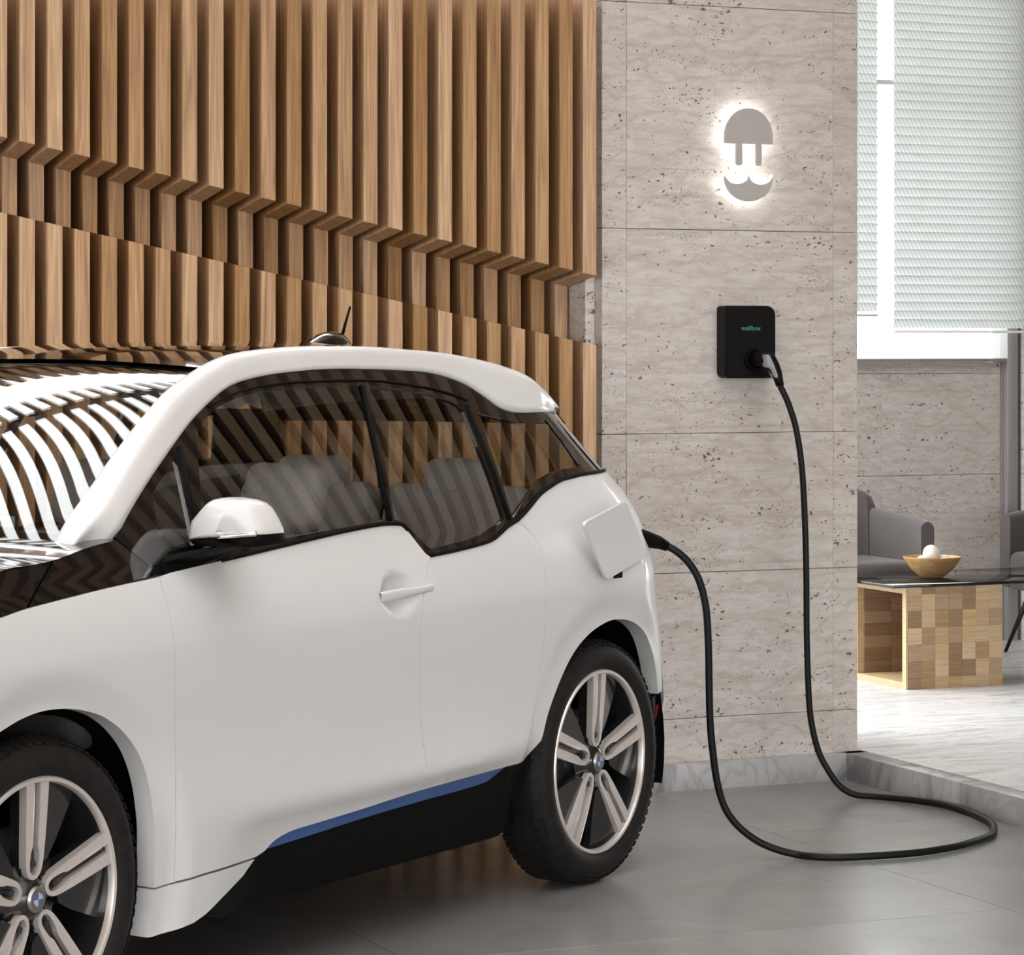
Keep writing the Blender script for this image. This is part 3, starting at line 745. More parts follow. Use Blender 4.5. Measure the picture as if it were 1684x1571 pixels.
        q1 = p+tv*ln_*.5+np.array([dlt[0]*.28, 0, 0])
        q2 = u3+np.array([-dlt[0]*.25, .030, .002])+np.array([0, .25*ln_, .02*ln_])
        row = []
        for s in np.linspace(0, 1, 13):
            b = (1-s)**3*p+3*(1-s)**2*s*q1+3*(1-s)*s*s*q2+s**3*u3; row.append(L3(*b, sg))
        row.append(L3(u3[0], u3[1]-.004, u3[2]-.014, sg))
        rows.append([L3(p[0], p[1]-.018, p[2], sg)]+row)
    grid_loft('roof_rail', rows, M['paint'], flip=(sg < 0))
    return fd
M['recess'] = M['paint']
fd_near = side(1); side(-1)

# across the car: windscreen, roof, bonnet, tail
Uc = np.array(catmull(RT, 6)); ia = np.argmin(np.abs(Uc[:, 0]+1.546))
def cross(p, bow, crown, k=25, dn=0., dz=0.):
    r = []
    for s in np.linspace(-1, 1, k):
        f = 1-s*s; r.append((p[0]+bow*f, -CL+(p[1]-dn-CL)*s, p[2]+crown*f+dz))
    return r
ws = []
tt = np.linspace(0, 1, ia+1); cf = [np.polyfit(tt, Uc[:ia+1, i], 3) for i in range(3)]
for t in np.linspace(-.12, 1, 40):
    p = [np.polyval(c, t) for c in cf]
    ws.append(cross(p, -.20*(1-t)-.07*t, (.03*(1-t)+.02*t), 61, .001, -.006))
solid(grid_loft('windscreen', ws, M['shield']), .005, 1)
zc = spline([-1.62, -1.4, -1.2, -.8, -.5, -.15, .1, .2], [1.518, 1.551, 1.5625, 1.5675, 1.564, 1.549, 1.50, 1.45])
rf = []
for i in range(ia, len(Uc), 2):
    t = (i-ia)/(len(Uc)-1-ia); p = Uc[i]; bow = -.07*(1-t)+.16*t
    rf.append(cross(p, bow, max(.012, float(zc(p[0]+bow))-p[2]), 29, .003, -.004))
roof = solid(grid_loft('roof', rf, M['black'], flip=False), .01, 1)
hl = []
for r in rf[1:-2:3]: hl.append([(q[0], -CL+(q[1]+CL)*.97, q[2]-.035) for q in r])
grid_loft('headliner', hl, M['trimgrey'])
# bonnet: from flank edge to flank edge
he = [(-2.1418, 1.1092), (-2.2603, 1.0957), (-2.3747, 1.0774), (-2.4762, 1.0707), (-2.5576, 1.0643), (-2.75, 1.02), (-2.9, .955)]
hc = catmull(he, 4); hr = []
for p in hc:
    q, _ = surf(np.array([p[0]]), np.array([p[1]]), -.002); q = q[0]
    t = (p[0]+2.1418)/(-.76)
    hr.append(cross(q, -.20*(1-t)-.20*t, .035, 29))
solid(grid_loft('bonnet', hr, M['black'], flip=True), .006, 1)
nose_z = [(-2.95, .885), (-3.02, .82), (-3.06, .70), (-3.06, .55), (-3.0, .42), (-2.96, .30), (-2.93, .20)]
nr_ = [[(q[0], q[1], q[2]) for q in hr[-1]]]
for a_, z_ in nose_z:
    q, _ = surf(np.array([a_]), np.array([z_]), 0.); nr_.append(cross(q[0], -.26, 0, 29))
solid(grid_loft('front_bumper', nr_, M['paint'], flip=True), .006, 1)
# lamps, grille and intake laid on the nose
nz_ = np.array([p[1] for p in nose_z])[::-1]; na_ = np.array([p[0] for p in nose_z])[::-1]
def nose_pt(s, z, out):
    a_ = float(np.interp(z, nz_, na_)); q = surf(np.array([a_]), np.array([z]), 0.)[0][0]
    return (a_-.26*(1-s*s)-out, -CL+(q[1]-CL)*s, z)
def nose_patch(nm, poly, m, out=.008, parent=None):
    oc = catmull(poly, 5, closed=True); c_ = np.mean(np.array(oc), axis=0); rows = []
    for k in (1.0, 1.0, .8, .55, .3, .02):
        o_ = out if rows else -.01
        rows.append([nose_pt(*(c_+(np.array(p)-c_)*k), o_) for p in oc]); rows[-1].append(rows[-1][0])
    return grid_loft(nm, rows, m, parent)
for sg in (-1, 1):
    hl_ = nose_patch('headlamp', [(sg*x, z) for x, z in ((.46, .66), (.66, .655), (.90, .70), (.93, .755), (.70, .785), (.48, .765))], M['black'])
    nose_patch('lamp_strip', [(sg*x, z) for x, z in ((.52, .675), (.66, .675), (.86, .712), (.85, .722), (.66, .690), (.53, .690))], M['egg'], .011, hl_)
    kg = nose_patch('grille', [(sg*x, z) for x, z in ((.03, .64), (.18, .645), (.21, .70), (.19, .765), (.04, .77))], M['black'])
nose_patch('lower_intake', [(-.62, .30), (0, .285), (.62, .30), (.66, .36), (.5, .42), (0, .43), (-.5, .42), (-.66, .36)], M['satin'])
tail_rows = []
for z in np.linspace(1.356, .76, 16):
    q, _ = surf(np.array([E_REAR(z)]), np.array([z]), -.004); tail_rows.append(cross(q[0], .13, .0, 29))
spoil = [(r[0]+.0, r[1], r[2]) for r in rf[-1]]
solid(grid_loft('spoiler_lip', [spoil]+tail_rows[:2], M['black']), .006, -1)
solid(grid_loft('rear_screen', tail_rows[1:9], M['glass']), .004, -1)
solid(grid_loft('tailgate', tail_rows[8:], M['black']), .006, -1)
rb = []
for z in np.linspace(.765, .24, 10):
    q, _ = surf(np.array([E_REAR(z)]), np.array([z]), 0.); rb.append(cross(q[0], .15+.02*math.sin((z-.24)*6), .0, 25))
solid(grid_loft('rear_bumper', rb, M['paint']), .006, -1)
for sg in (-1, 1):
    rows = []
    for z in np.linspace(1.0, .84, 5):
        q, _ = surf(np.array([E_REAR(z)]), np.array([z]), .0); q = q[0]
        rows.append([(q[0]+.13*(1-s*s)+.008, -CL-sg*(q[1]-CL)*s, z) for s in np.linspace(.55, .97, 8)])
    grid_loft('tail_lamp', rows, M['red'])
box('underbody', (-2.95, -.62, .16), (.42, .48, .30), M['satin'], car, .02)
box('underbody_rail', (-2.0, -.76, .185), (-.45, .62, .31), M['satin'], car, .02)
# antenna on the roof
an = link(bpy.data.objects.new('antenna', None), car); an.location = (-.20, -.02, 1.5525)
bmn = bmesh.new()
out_ = [(-.13, 0), (-.06, .030), (-.01, .040), (.05, .036), (.075, .02), (.08, 0)]
rows = []
for a_, h_ in catmull(out_, 4):
    w_ = .033*max(.02, 1-((a_+.01)/.12)**2)**.5
    rows.append([(a_, w_*math.cos(t)*1.0, max(0, h_)*math.sin(t)) for t in np.linspace(0, math.pi, 9)])
grid_loft('fin_base', rows, M['black'], an)
tube('mast', [(.060, 0, .020), (.078, 0, .060), (.105, 0, .115)], .004, M['satin'], an, 8, radii=[.0055, .0045, .0035])
# wipers
for y0, y1 in ((-.64, -.12), (-.06, .44)):
    tube('wiper', [(-2.42, y0, 1.105), (-2.40, (y0+y1)/2, 1.128), (-2.37, y1, 1.145)], .006, M['satin'], car, 6)

# mirrors
def mirror(sg):
    mr = link(bpy.data.objects.new('door_mirror', None), car)
    # outlines in (n, z) seen from the front; stations along a
    out_u = [(.797, 1.093), (.799, 1.118), (.806, 1.142), (.830, 1.166), (.853, 1.187), (.866, 1.1925), (.885, 1.193), (.930, 1.189), (.955, 1.182), (.972, 1.170), (.990, 1.145), (1.004, 1.120), (1.0045, 1.112), (.90, 1.102)]
    out_l = [(.797, 1.0935), (.90, 1.1025), (1.0045, 1.1125), (1.006, 1.100), (1.000, 1.088), (.985, 1.081), (.93, 1.079), (.86, 1.079), (.81, 1.083)]
    def shell(nm, outl, m, cz):
        oc = densify(outl, .012); rows = []
        for a_, s_, dn in ((-.070, .02, .0), (-.070, .45, .0), (-.066, .70, .0), (-.056, .86, .0), (-.036, .955, 0), (-.008, .992, 0), (.030, 1.0, 0), (.052, .985, 0), (.056, .95, 0), (.050, .90, 0), (.048, .05, 0)):
            rows.append([L3(-1.850+a_+.30*max(0, q[0]-.93)**1.0*(1 if a_ < 0 else .15), .90+(q[0]-.90)*s_+dn, cz+(q[1]-cz)*s_, sg) for q in oc])
            rows[-1].append(rows[-1][0])
        o = grid_loft(nm, rows, m, mr, flip=(sg > 0)); o.data.set_sharp_from_angle(angle=math.radians(50)); return o
    shell('mirror_shell', out_u, M['paint'], 1.118)
    shell('mirror_underside', out_l, M['satin'], 1.098)
    pts = [L3(-1.916+.32*max(0, n_-.93), n_, z_, sg) for n_, z_ in ((.888, 1.1045), (.915, 1.107), (.945, 1.110), (.975, 1.113), (.998, 1.115))]
    tube('chrome_insert', pts, .0065, M['chrome'], mr, 8)
    rows = []
    for t in np.linspace(0, 1, 7):
        n_ = .79+.10*t; w_ = .12*(1-t)+.05*t
        rows.append([L3(-1.905+.05*t+dx*w_, n_, zz, sg) for dx, zz in ((-1, 1.040+.040*t), (-.9, 1.060+.024*t), (0, 1.066+.02*t), (.9, 1.060+.024*t), (1, 1.040+.040*t), (0, 1.034+.042*t), (-1, 1.040+.040*t))])
    grid_loft('mirror_foot', rows, M['satin'], mr)
mirror(1); mirror(-1)

# charging flap and socket
fl3 = [D['flap3'][i] for i in range(4)]
c4 = [np.array(p) for p in fl3]
def flap_pt(u, v, o=0.):
    p = (c4[0]*(1-u)+c4[1]*u)*(1-v)+(c4[3]*(1-u)+c4[2]*u)*v
    nn = np.cross(c4[1]-c4[0], c4[3]-c4[0]); nn /= np.linalg.norm(nn)
    if nn[1] < 0: nn = -nn
    return L3(*(p+nn*o))
bm = bmesh.new(); oo = [(x+.5, y+.5) for x, y in rrect(1, 1, .09, 5)]
prism_bm(bm, oo, lambda p: flap_pt(p[0], p[1], -.005), lambda p: flap_pt(p[0], p[1], .004))
bmesh.ops.bevel(bm, geom=[e for e in bm.edges if len(e.link_faces) == 2 and e.calc_face_angle(0) > 1.2], offset=.0025, segments=2, affect='EDGES')
flap = bm_obj('charging_flap', bm, M['paint'], car, smooth=True, angle=35)
bm = bmesh.new(); q = flap_pt(.36, 1.0, -.006); add_box(bm, (q[0]-.035, q[1]-.001, q[2]-.024), (q[0]+.025, q[1]+.03, q[2]+.012))
bmesh.ops.bevel(bm, geom=bm.edges[:], offset=.004, segments=2, affect='EDGES')
bm_obj('flap_latch', bm, M['satin'], flap, smooth=True, angle=35)
def so_frame(c, s, r, o): return L3(.14+r*c, .825+o-.12*r*c*3, .985+r*s)
lathe('charging_socket', [(.0, .012), (.035, .012), (.04, .02), (.075, .022), (.085, .012), (.09, -.02)], so_frame, M['satin'], car, 28)

# wheels
def wheel(ac, sg, name='wheel'):
    w = link(bpy.data.objects.new(name, None), car); w.location = L3(ac, .83, .35, sg)
    fr = lambda c, s, r, o: (r*c, -sg*o, r*s)
    prof = catmull([(.262, -.006), (.272, .004), (.292, .011), (.315, .009), (.334, -.003), (.3455, -.020), (.3495, -.045), (.3505, -.075), (.3495, -.11), (.3455, -.135), (.33, -.152), (.30, -.162), (.262, -.15)], 3)
    ty = lathe('tyre', [tuple(p) for p in prof], fr, M['rubber'], w, 96)
    bm = bmesh.new()   # tread and shoulder blocks
    for j in range(76):
        a0 = 2*math.pi*j/76
        for o0, o1, sh in ((-.026, .0, .0), (-.150, -.128, .0), (-.075, -.038, .5), (-.122, -.086, .25)):
            aa = a0+sh*2*math.pi/76; hw = math.pi/76*.62; vv = []
            for da in (-hw, hw):
                for o, r0, r1 in ((o0, .338, .3512), (o1, .336, .3512 if o1 < -.02 else .3395)):
                    for r in (r0, r1): vv.append(bm.verts.new((r*math.cos(aa+da), -sg*o, r*math.sin(aa+da))))
            for f in ((0,1,3,2),(4,6,7,5),(0,4,5,1),(2,3,7,6),(0,2,6,4),(1,5,7,3)): bm.faces.new([vv[i] for i in f])
    tag(bm_obj('tread_blocks', bm, M['rubber'], w), kind='stuff')
    lathe('rim_ring', [(.2645, -.012), (.2655, -.002), (.262, .003), (.2545, .002), (.252, -.004), (.2515, -.014)], fr, M['silver'], w, 96)
    lathe('rim_barrel', [(.253, -.010), (.250, -.02), (.243, -.05), (.235, -.10), (.232, -.14), (.255, -.15)], fr, M['alloydark'], w, 64)
    lathe('brake_disc', [(.0, -.055), (.06, -.055), (.065, -.078), (.145, -.078), (.148, -.082), (.148, -.10), (0, -.10)], fr, M['steel'], w, 48)
    lathe('hub', [(0, -.006), (.024, -.006), (.036, -.010), (.044, -.022), (.06, -.034), (.075, -.045), (.075, -.06)], fr, M['alloydark'], w, 40)
    # twin-bar spokes
    depth = lambda s: -.002-.012*max(0, (.25-s)/.21)**1.3
    outer = [(.2535, -.037), (.18, -.034), (.11, -.0305), (.075, -.0275), (.056, -.022), (.044, -.011), (.041, 0)]
    slot = [(.2535, -.0095), (.14, -.0085), (.115, -.0088), (.100, -.0135), (.075, -.0150), (.060, -.0125), (.0525, -.006), (.0515, 0)]
    O_ = cm(outer, 3); S_ = cm(slot, 3)
    O_ = O_+[(s, -t) for s, t in O_[::-1][1:]]; S_ = S_+[(s, -t) for s, t in S_[::-1][1:]]
    shape = O_+S_[::-1]
    def spoke_mesh():
        bm = bmesh.new()
        prism_bm(bm, shape, lambda p: (p[1], -sg*(depth(p[0])-.020), p[0]), lambda p: (p[1], -sg*depth(p[0]), p[0]))
        bmesh.ops.recalc_face_normals(bm, faces=bm.faces[:])
        me = bpy.data.meshes.new('spoke'); bm.to_mesh(me); bm.free(); me.materials.append(M['silver']); return me
    sm = spoke_mesh()
    bm = bmesh.new(); add_box(bm, (-.034, min(-sg*-.016, -sg*-.05), .05), (.034, max(-sg*-.016, -sg*-.05), .252))
    for v in bm.verts:
        if v.co.z < .1: v.co.x *= .75; v.co.y += -sg*-.012
    pm = bpy.data.meshes.new('spoke_back'); bm.to_mesh(pm); bm.free(); pm.materials.append(M['alloydark'])
    # aero blade beside each spoke
    bm = bmesh.new(); bl = [(.030, .075), (.034, .252), (.09, .236), (.150, .203), (.148, .196), (.085, .115), (.05, .078)]
    prism_bm(bm, bl, lambda p: (p[0], -sg*(-.030-.13*(p[0]-.03)-.008), p[1]), lambda p: (p[0], -sg*(-.018-.13*(p[0]-.03)), p[1]))
    bmesh.ops.recalc_face_normals(bm, faces=bm.faces[:])
    fm = bpy.data.meshes.new('aero_blade'); bm.to_mesh(fm); bm.free(); fm.materials.append(M['alloydark'])
    bm = bmesh.new(); prism_bm(bm, [(.0085*math.cos(math.pi/3*i), .0085*math.sin(math.pi/3*i)) for i in range(6)], lambda p: (p[0], -sg*-.03, .075+p[1]), lambda p: (p[0], -sg*-.014, .075+p[1]))
    bmesh.ops.recalc_face_normals(bm, faces=bm.faces[:])
    nm = bpy.data.meshes.new('wheel_bolt'); bm.to_mesh(nm); bm.free(); nm.materials.append(M['bolt'])
    for k in range(5):
        ang = 2*math.pi*k/5
        for nme, me in (('spoke', sm), ('spoke_back', pm), ('aero_blade', fm), ('wheel_bolt', nm)):
            o = link(bpy.data.objects.new(nme, me), w); o.rotation_euler = (0, ang, 0)
    # centre cap: dark ring and quartered roundel
    lathe('cap_ring', [(.0150, -.001), (.024, -.001), (.029, -.006), (.029, -.012)], fr, M['steel'], w, 40)
    for q in range(4):
        bm = bmesh.new(); pts = [(0, 0)]+[(.0150*math.cos(math.pi/2*q+math.pi/2*i/8), .0150*math.sin(math.pi/2*q+math.pi/2*i/8)) for i in range(9)]
        prism_bm(bm, pts, lambda p: (p[0], -sg*-.006, p[1]), lambda p: (p[0], -sg*-.0005, p[1]))
        bm_obj('cap_quarter', bm, M['roundel_blue'] if q % 2 else M['roundel_grey'], w)
for ac in (0., -WB):
    for sg in (1, -1): wheel(ac, sg)

# cabin
def seat(a, n, back_h, w, rear=False):
    s = link(bpy.data.objects.new('rear_seat' if rear else 'front_seat', None), car); s.location = (a, -n, 0)
    box('cushion', (-.30, -w/2, .40), (.22, w/2, .57), M['seat'], s, .05, 4)
    Mx = Matrix.Translation((.20, 0, .50)) @ Matrix.Rotation(math.radians(16), 4, 'Y')
    box('backrest', (-.05, -w/2, .0), (.06, w/2, back_h), M['seat'], s, .045, 4, Mx)
    for sd in (-1, 1): box('bolster', (-.09, sd*w/2-.045, .06), (.03, sd*w/2+.045, back_h*.72), M['seat'], s, .035, 3, Mx)
    box('headrest', (-.045, -.125, back_h+(-.06 if rear else .02)), (.045, .125, back_h+(.08 if rear else .21)), M['seat'], s, .04, 4, Mx)
    for sd in (-1, 1): tube('headrest_post', [tuple(Mx @ Vector((0, sd*.05, back_h-.04))), tuple(Mx @ Vector((0, sd*.05, back_h+.06)))], .006, M['steel'], s, 8)
for n in (.40, -.26): seat(-1.34, n, .55, .46)
for n in (.34, -.20): seat(-.36, n, .66, .50, True)
dd = box('dashboard', (-2.20, -.72, .62), (-1.78, .58, .99), M['dash'], car, .06, 4)
box('dash_shelf', (-2.30, -.68, .985), (-1.80, .54, 1.04), M['trimgrey'], car, .02, 3)
box('centre_screen', (-1.80, -.19, 1.03), (-1.785, .07, 1.13), M['black'], car, .004)
lathe_f = lambda c, s, r, o: tuple(Matrix.Translation((-1.62, -.40, .93)) @ Matrix.Rotation(math.radians(-65), 4, 'Y') @ Vector((r*c, r*s, o)))
lathe('steering_wheel', [(.18+.014*math.cos(2*math.pi*i/8), .014*math.sin(2*math.pi*i/8)) for i in range(8)], lathe_f, M['dash'], car, 40, closed=True)
box('steering_boss', (-1.66, -.49, .88), (-1.60, -.31, .98), M['dash'], car, .02, 3)
box('cabin_floor', (-2.2, -.74, .31), (.3, .60, .36), M['dash'], car)
box('load_floor', (-.1, -.62, .68), (.40, .46, .72), M['dash'], car)
tube('interior_mirror_stalk', [(-1.72, -.07, 1.46), (-1.70, -.07, 1.42)], .008, M['dash'], car, 6)
box('interior_mirror', (-1.71, -.18, 1.37), (-1.685, .04, 1.43), M['black'], car, .01)


# ------------------------------------------------------------------ charger, sign, cable
ch = thing('wall_charger', 'black wall charger with green lettering on the travertine wall', 'charger', (4.774, 9.0695, 1.566))
def rot_pr(name, outline, v0, v1, m, parent, bevel=0):
    bm = bmesh.new()
    prism_bm(bm, outline, lambda p: (p[0], v1, p[1]), lambda p: (p[0], v0, p[1]))
    bmesh.ops.recalc_face_normals(bm, faces=bm.faces[:])
    if bevel: bmesh.ops.bevel(bm, geom=[e for e in bm.edges if all(abs(v.co.y-v0) < 1e-5 for v in e.verts) and len(e.link_faces) == 2 and e.calc_face_angle(0) > .8], offset=bevel, segments=3, affect='EDGES')
    return bm_obj(name, bm, m, parent, smooth=True, angle=35)
rot_pr('housing', rrect(.203, .255, (.034, .012, .022, .012), 7), -.062, 0, M['charger'], ch, .006)
ch_face = rot_pr('front_plate', rrect(.188, .24, (.03, .01, .018, .01), 7), -.064, -.06, M['charger'], ch, .001)
fc = bpy.data.curves.new('lettering', 'FONT'); fc.body = 'wallbox'; fc.size = .0235; fc.align_x = 'CENTER'; fc.extrude = .0004; fc.space_character = 1.04
fo = bpy.data.objects.new('lettering_src', fc); COL.objects.link(fo)
bpy.context.view_layer.update()
me = bpy.data.meshes.new_from_object(fo.evaluated_get(bpy.context.evaluated_depsgraph_get()))
bpy.data.objects.remove(fo)
me.materials.clear(); me.materials.append(M['green'])
lt = link(bpy.data.objects.new('lettering', me), ch); lt.rotation_euler = (math.pi/2, 0, 0); lt.location = (.0, -.0645, .041)
lt['label'] = 'green wallbox lettering'
lathe('socket', [(0, -.068), (.03, -.068), (.031, -.078), (.037, -.078), (.041, -.062)], lambda c, s, r, o: (.012+r*c, o, -.062+r*s), M['satin'], ch, 32)

sg_ = thing('wall_sign', 'backlit grey plug and beard emblem sign glowing on the travertine wall', 'sign', (4.773, 9.03, 2.15))
def arc(cx, cy, r, a0, a1, k=16): return [(cx+r*math.cos(math.radians(a0+(a1-a0)*i/k)), cy+r*math.sin(math.radians(a0+(a1-a0)*i/k))) for i in range(k+1)]
R_ = .0955
cap = [(-R_, .113)]+[(-R_, .138)]+[(-R_*math.cos(t), .138+(.240-.138)*math.sin(t)) for t in np.linspace(.06, math.pi-.06, 24)]+[(R_, .138), (R_, .113)]
for x in (.0385+.0125, -.0385+.0125):    # prongs are drawn as part of the outline from right to left
    cap += [(x, .113)]+arc(x-.0125, .048, .0125, 0, -180, 8)+[(x-.025, .113)]
cap = clean(cap, 1e-5)
def scal(x0, x1): 
    cx = (x0+x1)/2; r = abs(x1-x0)/2; return [(cx-r*math.cos(t)*(1 if x1 > x0 else -1)*1, -.002-.026*math.sin(t)) for t in np.linspace(0, math.pi, 12)]
beard = clean([(-R_, -.002)]+scal(-R_+.004, -.002)[1:-1]+[(0, .003)]+scal(.002, R_-.004)[1:-1]+[(R_, -.002)]+[(R_*math.cos(t), -.006-.084*math.sin(t)) for t in np.linspace(.12, math.pi-.12, 24)], 1e-5)
for nm, ol in (('emblem_cap', cap), ('emblem_beard', beard)):
    pl = rot_pr(nm, ol, -.012, 0, M['signgrey'], sg_)
    rot_pr('light_rim', inset(ol, -.0035), .001, .012, M['signlight'], pl)
    for x in ((-.06, .06) if nm == 'emblem_cap' else (-.05, .05)):
        z = .15 if nm == 'emblem_cap' else -.045
        lathe('stand_off', [(0, .012), (.006, .012), (.006, .0385), (0, .0385)], lambda c, s, r, o: (x+r*c, o, z+r*s), M['steel'], pl, 12)

cb = thing('charging_cable', 'black charging cable looping over the floor from wall charger to car', 'cable', (4.45, 8.1, 0))
off = Vector((4.45, 8.1, 0))
def loc(p): return tuple(Vector(p)-off)
CAB = [CABLE[0]]+[(min(p[0], 5.152 if p[2] < .1 else 9), p[1], p[2]) for p in CABLE[1:]]
tube('cord', [loc(p) for p in catmull(CAB, 6)], .0112, M['cable'], cb, 14)
# plug at the car
P0 = Vector(CAR_PLUG); P1 = Vector(CABLE[0]); dr = (P1-P0).normalized()
tube('car_plug', [loc(P0-dr*.08), loc(P0-dr*.02), loc(P0+dr*.02), loc(P1-dr*.01), loc(P1+Vector((CABLE[1]))*.0), loc(P1+(Vector(CABLE[1])-P1)*.55)], .02, M['charger'], cb, 16, radii=[.027, .027, .025, .021, .019, .0145])
# plug at the wall: collar, black grip with a grey insert, strain relief
e = Vector(CABLE[-1]); s0 = Vector((4.786, 9.005, 1.504)); s1 = Vector((4.790, 8.955, 1.508)); s2 = Vector((4.803, 8.922, 1.503)); s3 = Vector((4.822, 8.905, 1.458))
wp = tube('wall_plug', [loc(s0), loc(s1), loc(s2), loc(s2*.5+s3*.5), loc(s3), loc(s3*.4+e*.6), loc(e)], .02, M['charger'], cb, 16, radii=[.027, .027, .027, .0235, .019, .016, .0145])
bm = bmesh.new()
gp = [(4.776, 1.520), (4.788, 1.522), (4.805, 1.490), (4.824, 1.452), (4.822, 1.438), (4.812, 1.440), (4.796, 1.474), (4.779, 1.480)]
prism_bm(bm, [(x-4.45, z) for x, z in gp], lambda p: (p[0], 8.93-8.1, p[1]), lambda p: (p[0]-.003, 8.888-8.1, p[1]))
bmesh.ops.recalc_face_normals(bm, faces=bm.faces[:])
bmesh.ops.bevel(bm, geom=bm.edges[:], offset=.003, segments=2, affect='EDGES')
bm_obj('grip_insert', bm, M['greyplastic'], wp, smooth=True, angle=35)

# ------------------------------------------------------------------ lobby furniture
TU, TV, TW, TD, TH = 6.365, 10.605, .478, .44, .437
tb = thing('coffee_table', 'low table with patchwork wooden block base and smoked glass top', 'table', (TU, TV, ZL))
t_ = .03
base = link(bpy.data.objects.new('block_base', None), tb)
box('panel', (t_*.3, .004, 0), (TW, t_, TH), WT[1], base)
box('panel', (0, TD-t_, 0), (TW, TD, TH), WT[1], base)
box('panel', (0, t_+.001, 0), (TW, TD-t_-.001, t_), WT[1], base)
box('panel', (0, t_+.001, TH-t_), (TW, TD-t_-.001, TH), WT[1], base)
box('panel', (TW-t_, t_+.001, t_+.001), (TW, TD-t_-.001, TH-t_-.001), WT[2], base)
box('edge_strip', (-.001, 0.0, 0), (t_*.3-.0005, t_, TH), WT[0], base)
rows_t = [TH]+[TH-.033-.0713*k for k in range(6)]+[0]
pat = ["0322300", "1022301", "3023012", "0212011", "2203020", "3203302", "3201011", "1022002"]
ue = [.0095]+[.0095+.067*k for k in range(1, 7)]+[TW]
for i, (z1, z0) in enumerate(zip(rows_t, rows_t[1:])):
    for j, (x0, x1) in enumerate(zip(ue, ue[1:])):
        box('wood_tile', (x0+.0003, rnd.uniform(-.0008, .0004), z0+.0003), (x1-.0003, .0045, z1-.0003), WT[int(pat[i][j])], base)
# planked lining inside the open side
for i in range(7):
    for j in range(3):
        z0 = t_+.002+i*.0537; y0 = t_+.003+j*.126
        box('lining_tile', (TW-t_-.006+rnd.uniform(-.002, 0), y0, z0), (TW-t_-.0005, y0+.125, z0+.053), WT[rnd.choice((3, 4, 4))], base)
        box('lining_tile', (.03+j*.136, TD-t_-.006+rnd.uniform(-.002, 0), z0), (.03+j*.136+.135, TD-t_-.0005, z0+.053), WT[rnd.choice((3, 4, 4))], base)
box('table_top', (-.095, -.055, TH+.001), (1.05, .60, TH+.014), M['tableglass'], tb, .002)
bw = thing('bowl', 'shallow turned wooden bowl on the smoked glass table', 'bowl', (6.648, 10.86, ZL+TH+.0145))
lathe('bowl_body', catmull([(0, .0), (.04, 0), (.058, .008), (.09, .035), (.115, .068), (.126, .088), (.122, .089), (.105, .062), (.075, .028), (.04, .012), (0, .010)], 3), lambda c, s, r, o: (r*c, r*s, o), M['bowl'], bw, 48)
for i, (x, y, z, r, lb) in enumerate(((-.006, -.004, .105, .037, 'topmost white ceramic ball heaped in the wooden bowl'), (-.052, -.012, .062, .036, 'white ceramic ball under the left rim of the wooden bowl'), (.046, -.020, .062, .036, 'white ceramic ball under the right rim of the wooden bowl'), (.004, .055, .060, .036, 'white ceramic ball at the back of the wooden bowl'))):
    o = lathe('ceramic_ball', [(max(1e-4, r*math.sin(math.pi*k/16)), -r*math.cos(math.pi*k/16)) for k in range(17)], lambda c, s, rr, oo: (rr*c, rr*s, oo), M['egg'], None, 28)
    o.location = (6.648+x, 10.86+y, ZL+TH+.0145+z); tag(o, lb, 'ball', 'white balls in the bowl')

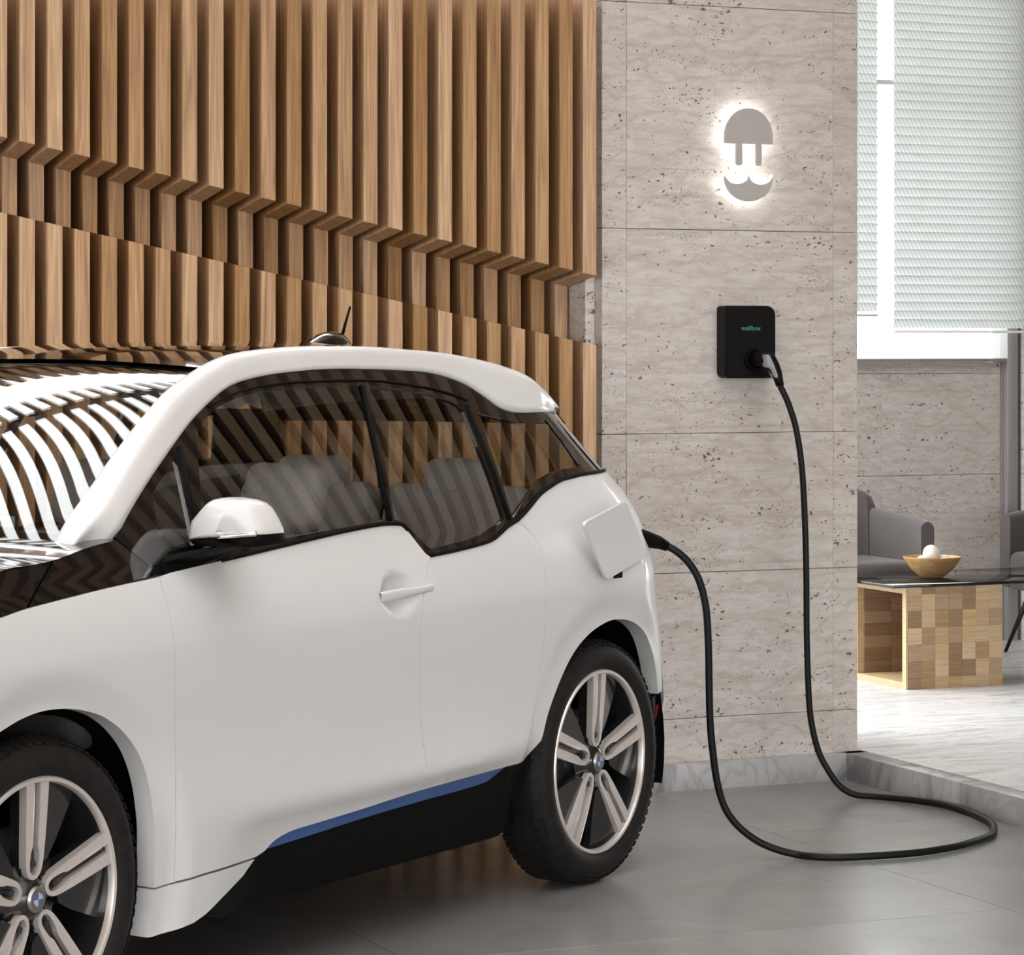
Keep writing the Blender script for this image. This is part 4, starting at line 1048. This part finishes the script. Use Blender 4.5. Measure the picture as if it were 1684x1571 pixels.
def armchair(label, u, v, rz):
    """seat front faces local -y; arms along y"""
    t = thing('armchair', label, 'armchair', (u, v, ZL), rz, 'grey lobby armchairs')
    box('seat_cushion', (-.235, -.30, .37), (.235, .20, .485), M['chair'], t, .04, 4)
    box('seat_base', (-.27, -.27, .30), (.27, .24, .372), M['chair'], t, .025, 3)
    def curved(nm, pts, h0, h1, th):
        rows = []; n = len(pts)
        P = [np.array(p) for p in pts]
        for i, p in enumerate(P):
            d = P[min(n-1, i+1)]-P[max(0, i-1)]; d /= np.linalg.norm(d); nn = np.array([-d[1], d[0]])
            t_ = i/(n-1); zb = h0; zt = h1(t_); r = th/2
            row = []
            for a_ in np.linspace(0, math.pi, 7): row.append((p[0]+nn[0]*r*math.cos(a_), p[1]+nn[1]*r*math.cos(a_), zt-r+r*math.sin(a_)))
            for a_ in np.linspace(math.pi, 2*math.pi, 5): row.append((p[0]+nn[0]*r*math.cos(a_)*.9, p[1]+nn[1]*r*math.cos(a_)*.9, zb+r+r*math.sin(a_)))
            row.append(row[0]); rows.append(row)
        o = grid_loft(nm, rows, M['chair'], t)
        V = [v.co.copy() for v in o.data.vertices]; k = len(rows[0])
        for st in (0, (n-1)*k):
            bm = bmesh.new(); bm.from_mesh(o.data); bm.verts.ensure_lookup_table(); bm.faces.new([bm.verts[st+i] for i in range(k-1)]); bm.to_mesh(o.data); bm.free()
        bm = bmesh.new(); bm.from_mesh(o.data); bmesh.ops.remove_doubles(bm, verts=bm.verts[:], dist=1e-5); bmesh.ops.recalc_face_normals(bm, faces=bm.faces[:]); bm.to_mesh(o.data); bm.free()
        o.data.set_sharp_from_angle(angle=math.radians(60))
        return o
    for s in (-1, 1):
        curved('armrest', [(s*.275, .23), (s*.292, .10), (s*.300, -.05), (s*.296, -.20), (s*.285, -.27)], .31, lambda q: .705-.045*q, .065)
    bp = [(.275*math.sin(a_)*1.0, .20+.09*math.cos(a_)) for a_ in np.linspace(-1.55, 1.55, 17)]
    curved('backrest', bp, .32, lambda q: .70+.115*math.sin(math.pi*q)**.45, .075)
    for sx in (-1, 1):
        for sy in (-1, 1):
            tube('leg', [(sx*.20, sy*.18, .30), (sx*.285, sy*.27, .0)], .011, M['blackmetal'], t, 10, radii=[.015, .008])
armchair('grey upholstered armchair behind the table, partly hidden by the travertine wall', 6.64, 11.62, 0)
armchair('grey upholstered armchair cut off by the right edge, black leg showing', 7.90, 11.50, math.radians(-84))


# ------------------------------------------------------------------ open slatted canopy over the bay
